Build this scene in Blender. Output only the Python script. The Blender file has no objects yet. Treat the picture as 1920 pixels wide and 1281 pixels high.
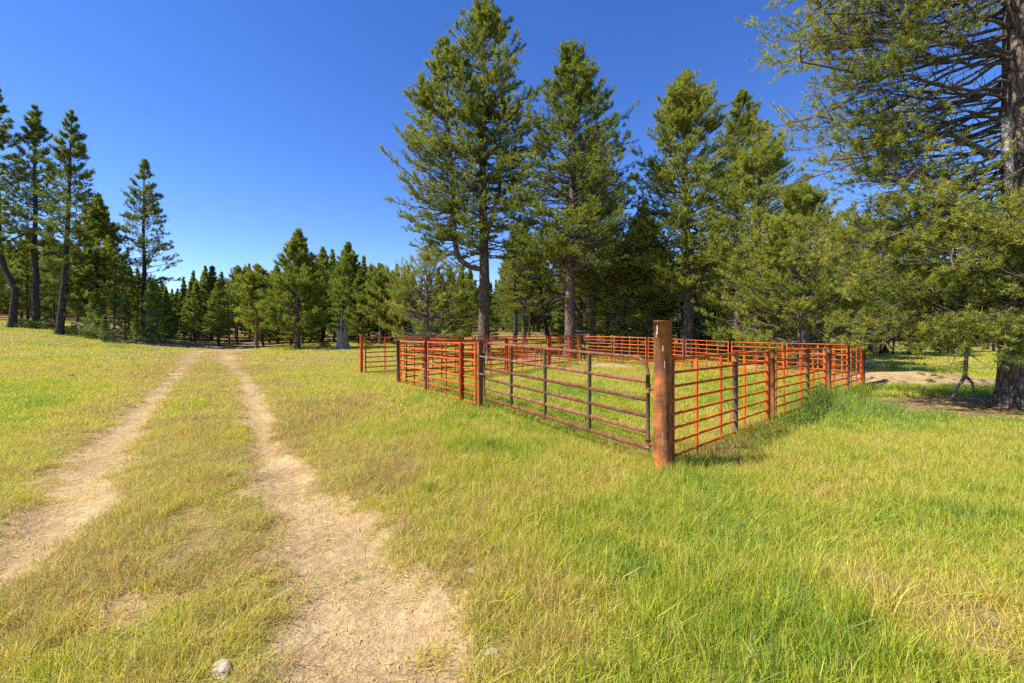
import bpy, math, random
import numpy as np
from mathutils import Vector, Matrix

SC = bpy.context.scene
COL = SC.collection
rng = np.random.default_rng(7)
random.seed(7)
PI = math.pi

# ------------------------------------------------------------------ camera, sky, sun, exposure
CAMZ = 1.75
F = 853.0            # focal length in photo pixels (1920 wide) = 16 mm on full frame
HOR = 632.0
cam_d = bpy.data.cameras.new('camera')
cam = bpy.data.objects.new('camera', cam_d)
COL.objects.link(cam)
cam.location = (0, 0, CAMZ)
cam.rotation_euler = (PI / 2, 0, 0)
cam_d.sensor_width = 36.0
cam_d.lens = 36.0 * F / 1920.0
cam_d.shift_y = -(640.5 - HOR) / 1920.0
cam_d.clip_start = 0.05
cam_d.clip_end = 3000
SC.camera = cam

SUN_EL = math.radians(50)
SUN_DIR = Vector((-0.97, -0.24, 0)).normalized()       # horizontal direction towards the sun
world = bpy.data.worlds.new('World')
SC.world = world
world.use_nodes = True
wn = world.node_tree.nodes
wl = world.node_tree.links
wn.clear()
w_out = wn.new('ShaderNodeOutputWorld')
w_bg = wn.new('ShaderNodeBackground')
w_sky = wn.new('ShaderNodeTexSky')
w_sky.sky_type = 'NISHITA'
w_sky.sun_disc = False
w_sky.sun_elevation = SUN_EL
w_sky.sun_rotation = math.atan2(SUN_DIR.x, SUN_DIR.y)
w_sky.altitude = 1300
w_sky.air_density = 1.0
w_sky.dust_density = 0.15
w_sky.ozone_density = 3.0
w_hsv = wn.new('ShaderNodeHueSaturation')
w_hsv.inputs['Saturation'].default_value = 1.27
w_hsv.inputs['Hue'].default_value = 0.516
w_bg.inputs['Strength'].default_value = 0.125
wl.new(w_sky.outputs[0], w_hsv.inputs['Color'])
wl.new(w_hsv.outputs[0], w_bg.inputs['Color'])
wl.new(w_bg.outputs[0], w_out.inputs['Surface'])

sun_d = bpy.data.lights.new('sun', 'SUN')
sun_d.energy = 5.0
sun_d.angle = math.radians(0.5)
sun_d.color = (1.0, 0.95, 0.86)
sun = bpy.data.objects.new('sun', sun_d)
COL.objects.link(sun)
to_sun = Vector((SUN_DIR.x * math.cos(SUN_EL), SUN_DIR.y * math.cos(SUN_EL), math.sin(SUN_EL)))
sun.rotation_euler = to_sun.to_track_quat('Z', 'Y').to_euler()
sun.location = to_sun * 50

vs = SC.view_settings
vs.view_transform = 'Standard'
vs.look = 'None'
vs.gamma = 1.0
vs.use_curve_mapping = False
vs.exposure = 0.90
SC.cycles.use_denoising = False
SC.cycles.max_bounces = 6
SC.cycles.use_adaptive_sampling = True
SC.cycles.adaptive_threshold = 0.02
SC.cycles.diffuse_bounces = 2
SC.cycles.transmission_bounces = 4
SC.cycles.transparent_max_bounces = 6

# ------------------------------------------------------------------ helpers
def tag(o, label=None, cat=None, group=None, kind=None):
    if label: o['label'] = label
    if cat: o['category'] = cat
    if group: o['group'] = group
    if kind: o['kind'] = kind
    return o

def mesh_np(name, V, faces, mats, smooth=False, attrs=None, mat_idx=None):
    """faces: list of (k-gon index arrays) as ndarray (n,3) or (n,4), or list of such arrays."""
    me = bpy.data.meshes.new(name)
    V = np.asarray(V, dtype=np.float32)
    if not isinstance(faces, (list, tuple)): faces = [faces]
    faces = [np.asarray(f, dtype=np.int32) for f in faces if len(f)]
    me.vertices.add(len(V))
    me.vertices.foreach_set('co', V.ravel())
    loops = np.concatenate([f.ravel() for f in faces])
    sizes = np.concatenate([np.full(len(f), f.shape[1], dtype=np.int32) for f in faces])
    starts = np.concatenate([[0], np.cumsum(sizes)[:-1]]).astype(np.int32)
    me.loops.add(len(loops))
    me.loops.foreach_set('vertex_index', loops)
    me.polygons.add(len(sizes))
    me.polygons.foreach_set('loop_start', starts)
    me.polygons.foreach_set('loop_total', sizes)
    if smooth: me.polygons.foreach_set('use_smooth', np.ones(len(sizes), dtype=bool))
    if mat_idx is not None: me.polygons.foreach_set('material_index', np.asarray(mat_idx, dtype=np.int32))
    for k, a in (attrs or {}).items():
        at = me.attributes.new(k, 'FLOAT', 'POINT')
        at.data.foreach_set('value', np.asarray(a, dtype=np.float32))
    for m in (mats if isinstance(mats, (list, tuple)) else [mats]): me.materials.append(m)
    me.update(calc_edges=True)
    return me

def link(name, data, parent=None, loc=None, rot=None, scale=None):
    o = bpy.data.objects.new(name, data)
    COL.objects.link(o)
    if parent is not None: o.parent = parent
    if loc is not None: o.location = loc
    if rot is not None: o.rotation_euler = rot
    if scale is not None: o.scale = scale
    return o

def hash2(ix, iy, seed):
    h = (ix.astype(np.int64) * 374761393 + iy.astype(np.int64) * 668265263 + seed * 974711) & 0xffffffff
    h = ((h ^ (h >> 13)) * 1274126177) & 0xffffffff
    return ((h ^ (h >> 16)) & 0xffff) / 65535.0

def vnoise(x, y, seed=0):
    x = np.asarray(x, float); y = np.asarray(y, float)
    ix = np.floor(x).astype(np.int64); iy = np.floor(y).astype(np.int64)
    fx = x - ix; fy = y - iy
    fx = fx * fx * (3 - 2 * fx); fy = fy * fy * (3 - 2 * fy)
    a = hash2(ix, iy, seed); b = hash2(ix + 1, iy, seed)
    c = hash2(ix, iy + 1, seed); d = hash2(ix + 1, iy + 1, seed)
    return (a * (1 - fx) + b * fx) * (1 - fy) + (c * (1 - fx) + d * fx) * fy

def fbm(x, y, seed=0, oct=3):
    s = 0; a = 0.5; n = 0
    for o in range(oct):
        s = s + a * vnoise(x * 2 ** o, y * 2 ** o, seed + 17 * o); n += a; a *= 0.5
    return s / n

def sstep(a, b, x):
    t = np.clip((x - a) / (b - a), 0, 1)
    return t * t * (3 - 2 * t)

# ------------------------------------------------------------------ terrain
CP = np.array([
    (0,0,0),(0,3,0),(-3,3,0),(3,3,0),(7,4,0),(2,5.9,0),(5,8.8,.03),(8.4,12.2,.03),(12.2,15.9,.05),(-.7,9.9,.22),
    (-3.49,14.1,.3),(-5.54,17,.35),(-.25,17.7,.27),(3.6,24.8,.27),(4.2,27,.38),(7,23,.25),(12,10.7,.12),
    (-6.3,5.6,0),(-13.5,12,.1),(-22.5,20,.62),(-34,30,1.5),(-38,38,2.4),(-45,44,3.1),(-35,46,1.5),(-25,38,.72),
    (-16.5,35,.9),(-10.5,19,.25),(0,45,1.55),(0,60,2.3),(0,90,3.0),(-30,70,2.3),(-60,70,4.0),(10,45,1.2),(20,45,.6),
    (30,40,.3),(45,60,.3),(24,25,.05),(30,10,0),(10,-6,0),(-10,-6,0),(0,140,4),(-120,120,8),(100,120,2),(-60,20,2.5),
    (60,10,0),(-40,-10,.5),(0,400,8),(400,300,6),(-400,300,14),(400,-50,2),(-400,-50,8)], float)
def _tps_fit():
    n = len(CP); X = CP[:, :2]
    d = np.linalg.norm(X[:, None] - X[None], axis=2)
    K = np.where(d > 0, d, 0.0)                       # linear RBF keeps the far slopes tame
    K = K + np.eye(n) * -0.35
    Pm = np.c_[np.ones(n), X]
    A = np.zeros((n + 3, n + 3)); A[:n, :n] = K; A[:n, n:] = Pm; A[n:, :n] = Pm.T
    return np.linalg.solve(A, np.r_[CP[:, 2], 0, 0, 0])
_W = _tps_fit()
def base_z(x, y):
    x = np.asarray(x, float); y = np.asarray(y, float); sh = x.shape
    x = x.ravel(); y = y.ravel(); out = np.zeros(len(x))
    for i in range(0, len(x), 20000):
        xs = x[i:i+20000]; ys = y[i:i+20000]
        d = np.sqrt((xs[:, None] - CP[:, 0]) ** 2 + (ys[:, None] - CP[:, 1]) ** 2 + 0.6)
        out[i:i+20000] = d @ _W[:len(CP)] + _W[-3] + _W[-2] * xs + _W[-1] * ys
    return out.reshape(sh)

def unproj(px, py):
    """world point where the sight line through a photo pixel meets the terrain"""
    lo, hi = 1.2, 120.0
    ts = np.geomspace(lo, hi, 500)
    X = (px - 960) / F * ts; Z = CAMZ - (py - HOR) / F * ts
    g = base_z(X, ts)
    k = np.argmax(Z < g) if np.any(Z < g) else len(ts) - 1
    return np.array([X[k], ts[k]])
def at(px, D, z=None):
    return np.array([(px - 960) / F * D, D])

TRK_L = [((0,1075),62),((30,1040),62),((115,960),64),((150,900),62),((178,866),50),((202,833),42),((236,800),33),((266,767),24),((305,727),15),((333,697),13),((350,677),13),((366,660),12)]
TRK_R = [((730,1330),190),((715,1281),175),((690,1200),150),((650,1100),118),((605,1000),105),((560,940),72),((528,890),52),((506,850),38),((490,800),24),((474,752),20),((458,705),10),((428,677),14),((420,660),12)]
def track(tr):
    P = []; W = []
    for (p, hw) in tr:
        c = unproj(*p); e = unproj(p[0] + hw, p[1])
        P.append(c); W.append(np.linalg.norm(e - c))
    return np.array(P), np.array(W)
TL = track(TRK_L); TR = track(TRK_R)
# both wheel tracks run on past the visible bend, up the bank to the left
endL, endR = TL[0][-1], TR[0][-1]
bank = [unproj(300, 646), unproj(240, 636)]
TL = (np.vstack([TL[0], endL + [-1.5, 5.5], endL + [-4, 11], endL + [-9, 17], endL + [-18, 24]]), np.r_[TL[1], .8, .8, .8, .8])
TR = (np.vstack([TR[0], endR + [-1.2, 5.0], endR + [-4, 11], endR + [-9, 17], endR + [-18, 24]]), np.r_[TR[1], .8, .8, .8, .8])
# the track also continues behind the camera
TL = (np.vstack([[-4.6, -3.0], [-3.9, 1.0], TL[0]]), np.r_[.35, .35, TL[1]])
TR = (np.vstack([[-1.0, -3.0], [-.85, 1.0], TR[0]]), np.r_[.35, .35, TR[1]])

def seg_field(x, y, P, W):
    """signed (distance / half-width) to a polyline with varying width"""
    best = np.full(x.shape, 99.0)
    for a, b, wa, wb in zip(P[:-1], P[1:], W[:-1], W[1:]):
        ab = b - a; L2 = ab @ ab + 1e-9
        t = np.clip(((x - a[0]) * ab[0] + (y - a[1]) * ab[1]) / L2, 0, 1)
        d = np.hypot(x - a[0] - t * ab[0], y - a[1] - t * ab[1])
        best = np.minimum(best, d / (wa + (wb - wa) * t))
    return best

MOUND = (14.9, 17.0, 4.0, 1.9)
def mound_q(x, y):
    return np.sqrt(((x - MOUND[0]) / MOUND[2]) ** 2 + ((y - MOUND[1]) / MOUND[3]) ** 2)
def track_q(x, y):
    n = (fbm(x * 1.7, y * 1.7, 3) - .5) * 1.3 + (fbm(x * 6, y * 6, 9) - .5) * 0.7
    return np.minimum(seg_field(x, y, *TL), seg_field(x, y, *TR)) + n
def bare(x, y):
    """how bare of grass the soil is, 0..1"""
    x = np.asarray(x, float); y = np.asarray(y, float)
    q = track_q(x, y)
    b = 1 - sstep(0.50, 1.55, q)
    # worn, dry ground between the tracks close by
    b = np.maximum(b, .72 * blob(x, y, 330, 1130, .75, .75, 3) * sstep(.30, .62, fbm(x * 2.4, y * 2.4, 33)))
    b = np.maximum(b, .60 * blob(x, y, 800, 1150, .40, .7, 4) * sstep(.35, .6, fbm(x * 2.4, y * 2.4, 34)))
    b = np.maximum(b, .55 * blob(x, y, 1830, 1190, .5, .35, 5) * sstep(.30, .6, fbm(x * 2.4, y * 2.4, 35)))
    n = fbm(x * .9, y * .9, 21)
    b = np.maximum(b, 1 - sstep(.75, 1.08, mound_q(x, y) + (n - .5) * .5))
    # needle litter under the big pine
    r = np.hypot((x - 12.0) / 4.3, (y - 11.0) / 2.5) + (n - .5) * .7
    b = np.maximum(b, 1 - sstep(.7, 1.05, r))
    # sandy bank beside the bend of the track
    r = np.hypot((x + 27) / 7.5, (y - 40) / 5.0) + (n - .5) * .9
    b = np.maximum(b, .9 * (1 - sstep(.6, 1.15, r)))
    # trampled soil inside the far side of the corral
    for px_, py_, rx_, ry_ in ((1130, 688, 2.2, 2.6), (1440, 690, 3.0, 2.4), (1010, 672, 2.5, 3.0)):
        b = np.maximum(b, .75 * blob(x, y, px_, py_, rx_, ry_, px_ % 7))
    # forest floor
    b = np.maximum(b, .8 * sstep(0, 22, forest_edge(x, y) + (n - .5) * 14))
    return b
def forest_edge(x, y):
    """metres past the edge of the wood (negative: open meadow)"""
    ye = np.where(x < -22, 37 + (-22 - x) * .05, np.where(x < 4, 37 + (x + 22) * .12, np.where(x < 16, 33 - (x - 4) * .15, 29 + (x - 16) * .3)))
    return np.maximum(y - ye, (-(x + 38) * 1.0) - 4)
def litter(x, y):
    n = fbm(x * .9, y * .9, 21)
    r = np.hypot((x - 12.0) / 4.3, (y - 11.0) / 2.5) + (n - .5) * .7
    f = 1 - sstep(.7, 1.1, r)
    return np.maximum(f, sstep(-1, 18, forest_edge(x, y) + (n - .5) * 10))
def gz(x, y):
    x = np.asarray(x, float); y = np.asarray(y, float)
    z = base_z(x, y)
    near = np.exp(-np.hypot(x, y) / 40)
    z = z + (fbm(x * .55, y * .55, 5) - .5) * .10 * np.clip(near * 1.3, 0, 1) + (fbm(x * 3.1, y * 3.1, 6) - .5) * .028 * near
    q = np.minimum(seg_field(x, y, *TL), seg_field(x, y, *TR))
    z = z - .08 * (1 - sstep(.3, 1.3, q))
    m = mound_q(x, y)
    z = z + .36 * (1 - sstep(0.05, 1.1, m)) * (0.75 + .5 * fbm(x * .8, y * .8, 31))
    return z
def gz1(x, y): return float(gz(np.array([x]), np.array([y]))[0])

# ------------------------------------------------------------------ materials
def new_mat(name):
    m = bpy.data.materials.new(name); m.use_nodes = True
    nt = m.node_tree; nt.nodes.clear()
    out = nt.nodes.new('ShaderNodeOutputMaterial')
    return m, nt, out
def N(nt, t, **kw):
    n = nt.nodes.new(t)
    for k, v in kw.items():
        if k in n.inputs: n.inputs[k].default_value = v
        else: setattr(n, k, v)
    return n
def ramp(nt, stops, src=None, interp='LINEAR'):
    r = nt.nodes.new('ShaderNodeValToRGB'); cr = r.color_ramp; cr.interpolation = interp
    while len(cr.elements) < len(stops): cr.elements.new(0.5)
    for e, (p, c) in zip(cr.elements, stops):
        e.position = p; e.color = (*c, 1) if len(c) == 3 else c
    if src is not None: nt.links.new(src, r.inputs[0])
    return r
def mixc(nt, fac, a, b, mode='MIX'):
    m = nt.nodes.new('ShaderNodeMix'); m.data_type = 'RGBA'; m.blend_type = mode
    for s, v in ((0, fac), (6, a), (7, b)):
        if hasattr(v, 'is_linked') or hasattr(v, 'links'): nt.links.new(v, m.inputs[s])
        else: m.inputs[s].default_value = v if s == 0 else (*v, 1)
    return m.outputs[2]
def math_n(nt, op, a, b=None, clamp=False):
    m = nt.nodes.new('ShaderNodeMath'); m.operation = op; m.use_clamp = clamp
    for i, v in enumerate((a, b)):
        if v is None: continue
        if hasattr(v, 'links'): nt.links.new(v, m.inputs[i])
        else: m.inputs[i].default_value = v
    return m.outputs[0]

def mat_foliage(name, stops, trans=.35, attr_type='GEOMETRY', rough=.55, spec=.25):
    m, nt, out = new_mat(name)
    a = N(nt, 'ShaderNodeAttribute', attribute_type=attr_type, attribute_name='tint')
    oi = N(nt, 'ShaderNodeObjectInfo')
    fac = a.outputs['Fac']
    if attr_type == 'GEOMETRY':
        v = math_n(nt, 'MULTIPLY', math_n(nt, 'SUBTRACT', oi.outputs['Random'], .5), .16)
        fac = math_n(nt, 'ADD', fac, v, True)
    else:
        bt = N(nt, 'ShaderNodeAttribute', attribute_type='GEOMETRY', attribute_name='blade')
        fac = math_n(nt, 'ADD', fac, bt.outputs['Fac'], True)
    r = ramp(nt, stops, fac)
    p = N(nt, 'ShaderNodeBsdfPrincipled', Roughness=rough)
    p.inputs['Specular IOR Level'].default_value = spec
    nt.links.new(r.outputs[0], p.inputs['Base Color'])
    t = N(nt, 'ShaderNodeBsdfTranslucent')
    bright = mixc(nt, 1.0, r.outputs[0], (1.25, 1.3, .8), 'MULTIPLY')
    nt.links.new(bright, t.inputs['Color'])
    mx = N(nt, 'ShaderNodeMixShader'); mx.inputs[0].default_value = trans
    nt.links.new(p.outputs[0], mx.inputs[1]); nt.links.new(t.outputs[0], mx.inputs[2])
    nt.links.new(mx.outputs[0], out.inputs['Surface'])
    return m

M = {}
M['needle'] = mat_foliage('pine_needles', [(0, (.08, .125, .022)), (.35, (.18, .215, .032)), (.7, (.305, .325, .045)), (.93, (.45, .42, .07)), (.965, (.46, .18, .045)), (1, (.40, .14, .03))], .42)
M['needle_cool'] = mat_foliage('fir_needles', [(0, (.08, .13, .03)), (.4, (.18, .235, .045)), (.8, (.29, .33, .065)), (1, (.33, .36, .075))], .45)
GR = [(0, (.44, .32, .13)), (.15, (.58, .45, .16)), (.32, (.66, .54, .12)), (.5, (.52, .50, .05)), (.68, (.35, .43, .03)), (.85, (.18, .29, .028)), (1, (.27, .36, .10))]
M['grass'] = mat_foliage('meadow_grass', GR, .42, 'INSTANCER', .5, .3)
M['shrub'] = mat_foliage('shrub_leaves', [(0, (.10, .15, .03)), (1, (.30, .33, .07))], .35)

def mat_bark(name, c0, c1, c2, sc=9.0):
    m, nt, out = new_mat(name)
    tc = N(nt, 'ShaderNodeTexCoord')
    mp = N(nt, 'ShaderNodeMapping'); mp.inputs['Scale'].default_value = (1, 1, .28)
    nt.links.new(tc.outputs['Object'], mp.inputs[0])
    v = N(nt, 'ShaderNodeTexVoronoi', Scale=sc); v.feature = 'DISTANCE_TO_EDGE'
    n = N(nt, 'ShaderNodeTexNoise', Scale=sc * 1.6, Detail=5.0, Roughness=.65)
    n2 = N(nt, 'ShaderNodeTexNoise', Scale=1.1, Detail=3.0)
    for k in (v, n): nt.links.new(mp.outputs[0], k.inputs['Vector'])
    nt.links.new(tc.outputs['Object'], n2.inputs['Vector'])
    e = ramp(nt, [(0, (0, 0, 0)), (.16, (1, 1, 1))], v.outputs['Distance'])
    h = math_n(nt, 'MULTIPLY', e.outputs[0], n.outputs[0])
    r = ramp(nt, [(.1, c0), (.42, c1), (.72, c2)], h)
    c = mixc(nt, n2.outputs[0], r.outputs[0], mixc(nt, .6, r.outputs[0], c1))
    p = N(nt, 'ShaderNodeBsdfPrincipled', Roughness=.9)
    p.inputs['Specular IOR Level'].default_value = .15
    nt.links.new(c, p.inputs['Base Color'])
    b = N(nt, 'ShaderNodeBump', Strength=.8, Distance=.04)
    nt.links.new(h, b.inputs['Height']); nt.links.new(b.outputs[0], p.inputs['Normal'])
    nt.links.new(p.outputs[0], out.inputs['Surface'])
    return m
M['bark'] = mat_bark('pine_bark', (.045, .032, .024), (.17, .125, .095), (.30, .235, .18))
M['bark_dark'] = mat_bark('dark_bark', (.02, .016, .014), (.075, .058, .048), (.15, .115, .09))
M['twig'] = mat_bark('twig_bark', (.09, .075, .06), (.19, .155, .125), (.27, .23, .19), 20)
M['dead'] = mat_bark('bleached_wood', (.17, .135, .10), (.38, .32, .25), (.55, .48, .40), 14)

def mat_metal(name, cols, rough=.5, scale=7.0, metallic=0.0, streak=.0, streak_col=(.1, .05, .03), spec=.18):
    """painted or rusted pipe: noise-mixed colours, fine scuffs"""
    m, nt, out = new_mat(name)
    g = N(nt, 'ShaderNodeNewGeometry')
    oi = N(nt, 'ShaderNodeObjectInfo')
    n = N(nt, 'ShaderNodeTexNoise', Scale=scale, Detail=6.0, Roughness=.62)
    nt.links.new(g.outputs['Position'], n.inputs['Vector'])
    n3 = N(nt, 'ShaderNodeTexNoise', Scale=scale * 9, Detail=3.0, Roughness=.7)
    nt.links.new(g.outputs['Position'], n3.inputs['Vector'])
    f = math_n(nt, 'ADD', n.outputs[0], math_n(nt, 'MULTIPLY', math_n(nt, 'SUBTRACT', n3.outputs[0], .5), .35))
    k = len(cols)
    r = ramp(nt, [(.32 + .38 * i / max(k - 1, 1), c) for i, c in enumerate(cols)], f)
    c = r.outputs[0]
    if streak:
        mp = N(nt, 'ShaderNodeMapping'); mp.inputs['Scale'].default_value = (26, 26, 2.2)
        nt.links.new(g.outputs['Position'], mp.inputs[0])
        s = N(nt, 'ShaderNodeTexNoise', Scale=1.0, Detail=4.0); nt.links.new(mp.outputs[0], s.inputs['Vector'])
        sr = ramp(nt, [(.5, (0, 0, 0)), (.68, (1, 1, 1))], s.outputs[0])
        c = mixc(nt, math_n(nt, 'MULTIPLY', sr.outputs[0], streak), c, streak_col)
    val = math_n(nt, 'ADD', math_n(nt, 'MULTIPLY', oi.outputs['Random'], .45), .74)
    hs = N(nt, 'ShaderNodeHueSaturation'); nt.links.new(val, hs.inputs['Value']); nt.links.new(c, hs.inputs['Color'])
    p = N(nt, 'ShaderNodeBsdfPrincipled', Roughness=rough, Metallic=metallic)
    p.inputs['Specular IOR Level'].default_value = spec
    nt.links.new(hs.outputs[0], p.inputs['Base Color'])
    rr = ramp(nt, [(.3, (rough - .12,) * 3), (.7, (min(1, rough + .2),) * 3)], n3.outputs[0])
    nt.links.new(rr.outputs[0], p.inputs['Roughness'])
    b = N(nt, 'ShaderNodeBump', Strength=.25, Distance=.004)
    nt.links.new(n3.outputs[0], b.inputs['Height']); nt.links.new(b.outputs[0], p.inputs['Normal'])
    nt.links.new(p.outputs[0], out.inputs['Surface'])
    return m
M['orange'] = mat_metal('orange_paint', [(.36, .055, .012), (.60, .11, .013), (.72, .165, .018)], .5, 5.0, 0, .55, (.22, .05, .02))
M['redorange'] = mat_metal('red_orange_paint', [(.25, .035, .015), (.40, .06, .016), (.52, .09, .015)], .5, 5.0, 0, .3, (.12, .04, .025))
M['rust'] = mat_metal('rusted_pipe', [(.07, .035, .024), (.22, .078, .026), (.35, .115, .028), (.42, .155, .042)], .8, 5.5, 0, .65, (.11, .055, .038))
M['rustdark'] = mat_metal('dark_rust', [(.06, .03, .02), (.16, .06, .025), (.26, .09, .03)], .8, 8.0)
M['darkpipe'] = mat_metal('dark_pipe', [(.045, .032, .024), (.10, .065, .046), (.19, .10, .055)], .7, 6.0, 0, .3, (.2, .09, .04), .05)
M['maroon'] = mat_metal('maroon_paint', [(.12, .045, .022), (.20, .08, .042), (.28, .13, .075)], .6, 9.0, 0, .10, (.36, .25, .2), .06)
M['greenpaint'] = mat_metal('worn_green_paint', [(.13, .065, .04), (.12, .075, .045), (.075, .08, .04), (.045, .14, .05)], .6, 7.0, spec=.05)
M['steel'] = mat_metal('grey_steel', [(.14, .12, .11), (.25, .21, .19)], .45, 8.0, .5)
M['whitepaint'] = mat_metal('white_drip', [(.7, .66, .6), (.82, .8, .75)], .6, 20.0)
M['chip'] = mat_metal('pale_chip', [(.20, .15, .10), (.34, .27, .185), (.46, .385, .29)], .85, 18.0)

def mat_ground():
    m, nt, out = new_mat('meadow_ground')
    g = N(nt, 'ShaderNodeNewGeometry')
    ab = N(nt, 'ShaderNodeAttribute', attribute_name='bare')
    al = N(nt, 'ShaderNodeAttribute', attribute_name='litter')
    ag = N(nt, 'ShaderNodeAttribute', attribute_name='green')
    def noise(s, d=5.0, r=.6):
        n = N(nt, 'ShaderNodeTexNoise', Scale=s, Detail=d, Roughness=r); nt.links.new(g.outputs['Position'], n.inputs['Vector']); return n.outputs[0]
    n1 = noise(1.3); n2 = noise(11.0); n3 = noise(60.0, 4.0, .7); n4 = noise(.25, 4.0)
    soil = ramp(nt, [(.34, (.265, .175, .085)), (.5, (.40, .272, .132)), (.64, (.52, .375, .195))], math_n(nt, 'ADD', math_n(nt, 'MULTIPLY', n1, .55), math_n(nt, 'MULTIPLY', n2, .45)))
    grit = ramp(nt, [(.34, (.58, .52, .46)), (.5, (1, 1, 1)), (.72, (1.18, 1.16, 1.1))], n3)
    soilc = mixc(nt, 1.0, soil.outputs[0], grit.outputs[0], 'MULTIPLY')
    lit = ramp(nt, [(.3, (.09, .058, .035)), (.5, (.19, .115, .06)), (.7, (.32, .22, .13))], math_n(nt, 'ADD', math_n(nt, 'MULTIPLY', n2, .5), math_n(nt, 'MULTIPLY', n3, .5)))
    thatch = ramp(nt, [(0, (.25, .17, .07)), (.32, (.29, .22, .07)), (.5, (.21, .20, .04)), (1, (.10, .125, .02))], ag.outputs['Fac'])
    tv = ramp(nt, [(.3, (.6, .6, .6)), (.65, (1.15, 1.15, 1.1))], math_n(nt, 'ADD', math_n(nt, 'MULTIPLY', n2, .5), math_n(nt, 'MULTIPLY', n3, .5)))
    thc = mixc(nt, 1.0, thatch.outputs[0], tv.outputs[0], 'MULTIPLY')
    dirt = mixc(nt, al.outputs['Fac'], soilc, lit.outputs[0])
    edge = math_n(nt, 'ADD', ab.outputs['Fac'], math_n(nt, 'MULTIPLY', math_n(nt, 'SUBTRACT', n2, .5), .7))
    er = ramp(nt, [(.3, (0, 0, 0)), (.6, (1, 1, 1))], edge)
    c = mixc(nt, er.outputs[0], thc, dirt)
    p = N(nt, 'ShaderNodeBsdfPrincipled', Roughness=.95)
    p.inputs['Specular IOR Level'].default_value = .1
    nt.links.new(c, p.inputs['Base Color'])
    b = N(nt, 'ShaderNodeBump', Strength=.7, Distance=.03)
    nt.links.new(math_n(nt, 'ADD', math_n(nt, 'MULTIPLY', n3, .6), math_n(nt, 'MULTIPLY', n2, 2.2)), b.inputs['Height'])
    nt.links.new(b.outputs[0], p.inputs['Normal'])
    nt.links.new(p.outputs[0], out.inputs['Surface'])
    return m
M['ground'] = mat_ground()

# ------------------------------------------------------------------ grass colour / vigour fields
def blob(x, y, px, py, rx, ry, seed=0):
    c = unproj(px, py)
    return 1 - sstep(.45, 1.1, np.hypot((x - c[0]) / rx, (y - c[1]) / ry) + (fbm(x * 1.1, y * 1.1, 40 + seed) - .5) * .6)
def tint_field(x, y):
    a = fbm(x * .22, y * .22, 51); b = fbm(x * .9, y * .9, 52); c = fbm(x * 3.2, y * 3.2, 53)
    t = .46 + (a - .5) * .52 + (b - .5) * .60 + (c - .5) * .40
    # right of the tracks is greener, the old road strip and the left meadow drier
    strip = 1 - sstep(.8, 2.2, np.minimum(seg_field(x, y, TL[0], TL[1] * 0 + .8), seg_field(x, y, TR[0], TR[1] * 0 + .8)))
    t = t - .24 * strip
    t = t - .05 * sstep(-2, -8, x) + .11 * sstep(-.3, 2.0, x) * (1 - sstep(12, 22, y))
    t = np.where((x > 5), t + .10 * sstep(6, 10, y) * (1 - sstep(16, 20, y)), t)
    t = t + .30 * blob(x, y, 1720, 775, 4.2, 1.3, 1) + .12 * blob(x, y, 1560, 800, 1.6, 1.2, 2)
    t = t - .30 * blob(x, y, 610, 770, 1.3, 2.2, 3) + .20 * blob(x, y, 880, 850, .7, .55, 4)
    t = t - .20 * blob(x, y, 1780, 1150, .8, .7, 5) - .12 * blob(x, y, 1650, 950, 1.5, .6, 6)
    t = t + .16 * blob(x, y, 1380, 1020, .6, .6, 7) - .16 * blob(x, y, 740, 850, .8, 1.0, 8)
    t = t + .14 * blob(x, y, 1500, 1180, .7, .5, 9) + .22 * blob(x, y, 1780, 690, 9, 3.0, 10)
    return np.clip(t, .10, 1)
def height_field(x, y):
    h = .75 + .6 * fbm(x * .5, y * .5, 61) + .5 * (fbm(x * 2.2, y * 2.2, 62) - .5)
    q = track_q(x, y)
    h = h * (.55 + .45 * sstep(.9, 3.0, q))
    h = h * np.where(x < -2, .75, .88)
    h = h * (1 + .9 * blob(x, y, 1700, 765, 4.5, 1.2, 1) + .45 * blob(x, y, 880, 850, .7, .55, 4) + .3 * blob(x, y, 610, 770, 1.3, 2.2, 3) + .35 * blob(x, y, 1450, 1150, 1.0, .8, 7))
    # untrimmed grass along the foot of the fence
    for A, B in FENCE_LINES:
        A = np.array(A); B = np.array(B)
        h = h * (1 + .45 * (1 - sstep(.1, .5, seg_field(x, y, np.array([A, B]), np.array([1., 1.])))))
    return h
FENCE_LINES = [((2, 5.9), (4.97, 8.81)), ((4.97, 8.81), (8.34, 12.1)), ((8.34, 12.1), (12.2, 15.9))]

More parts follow.
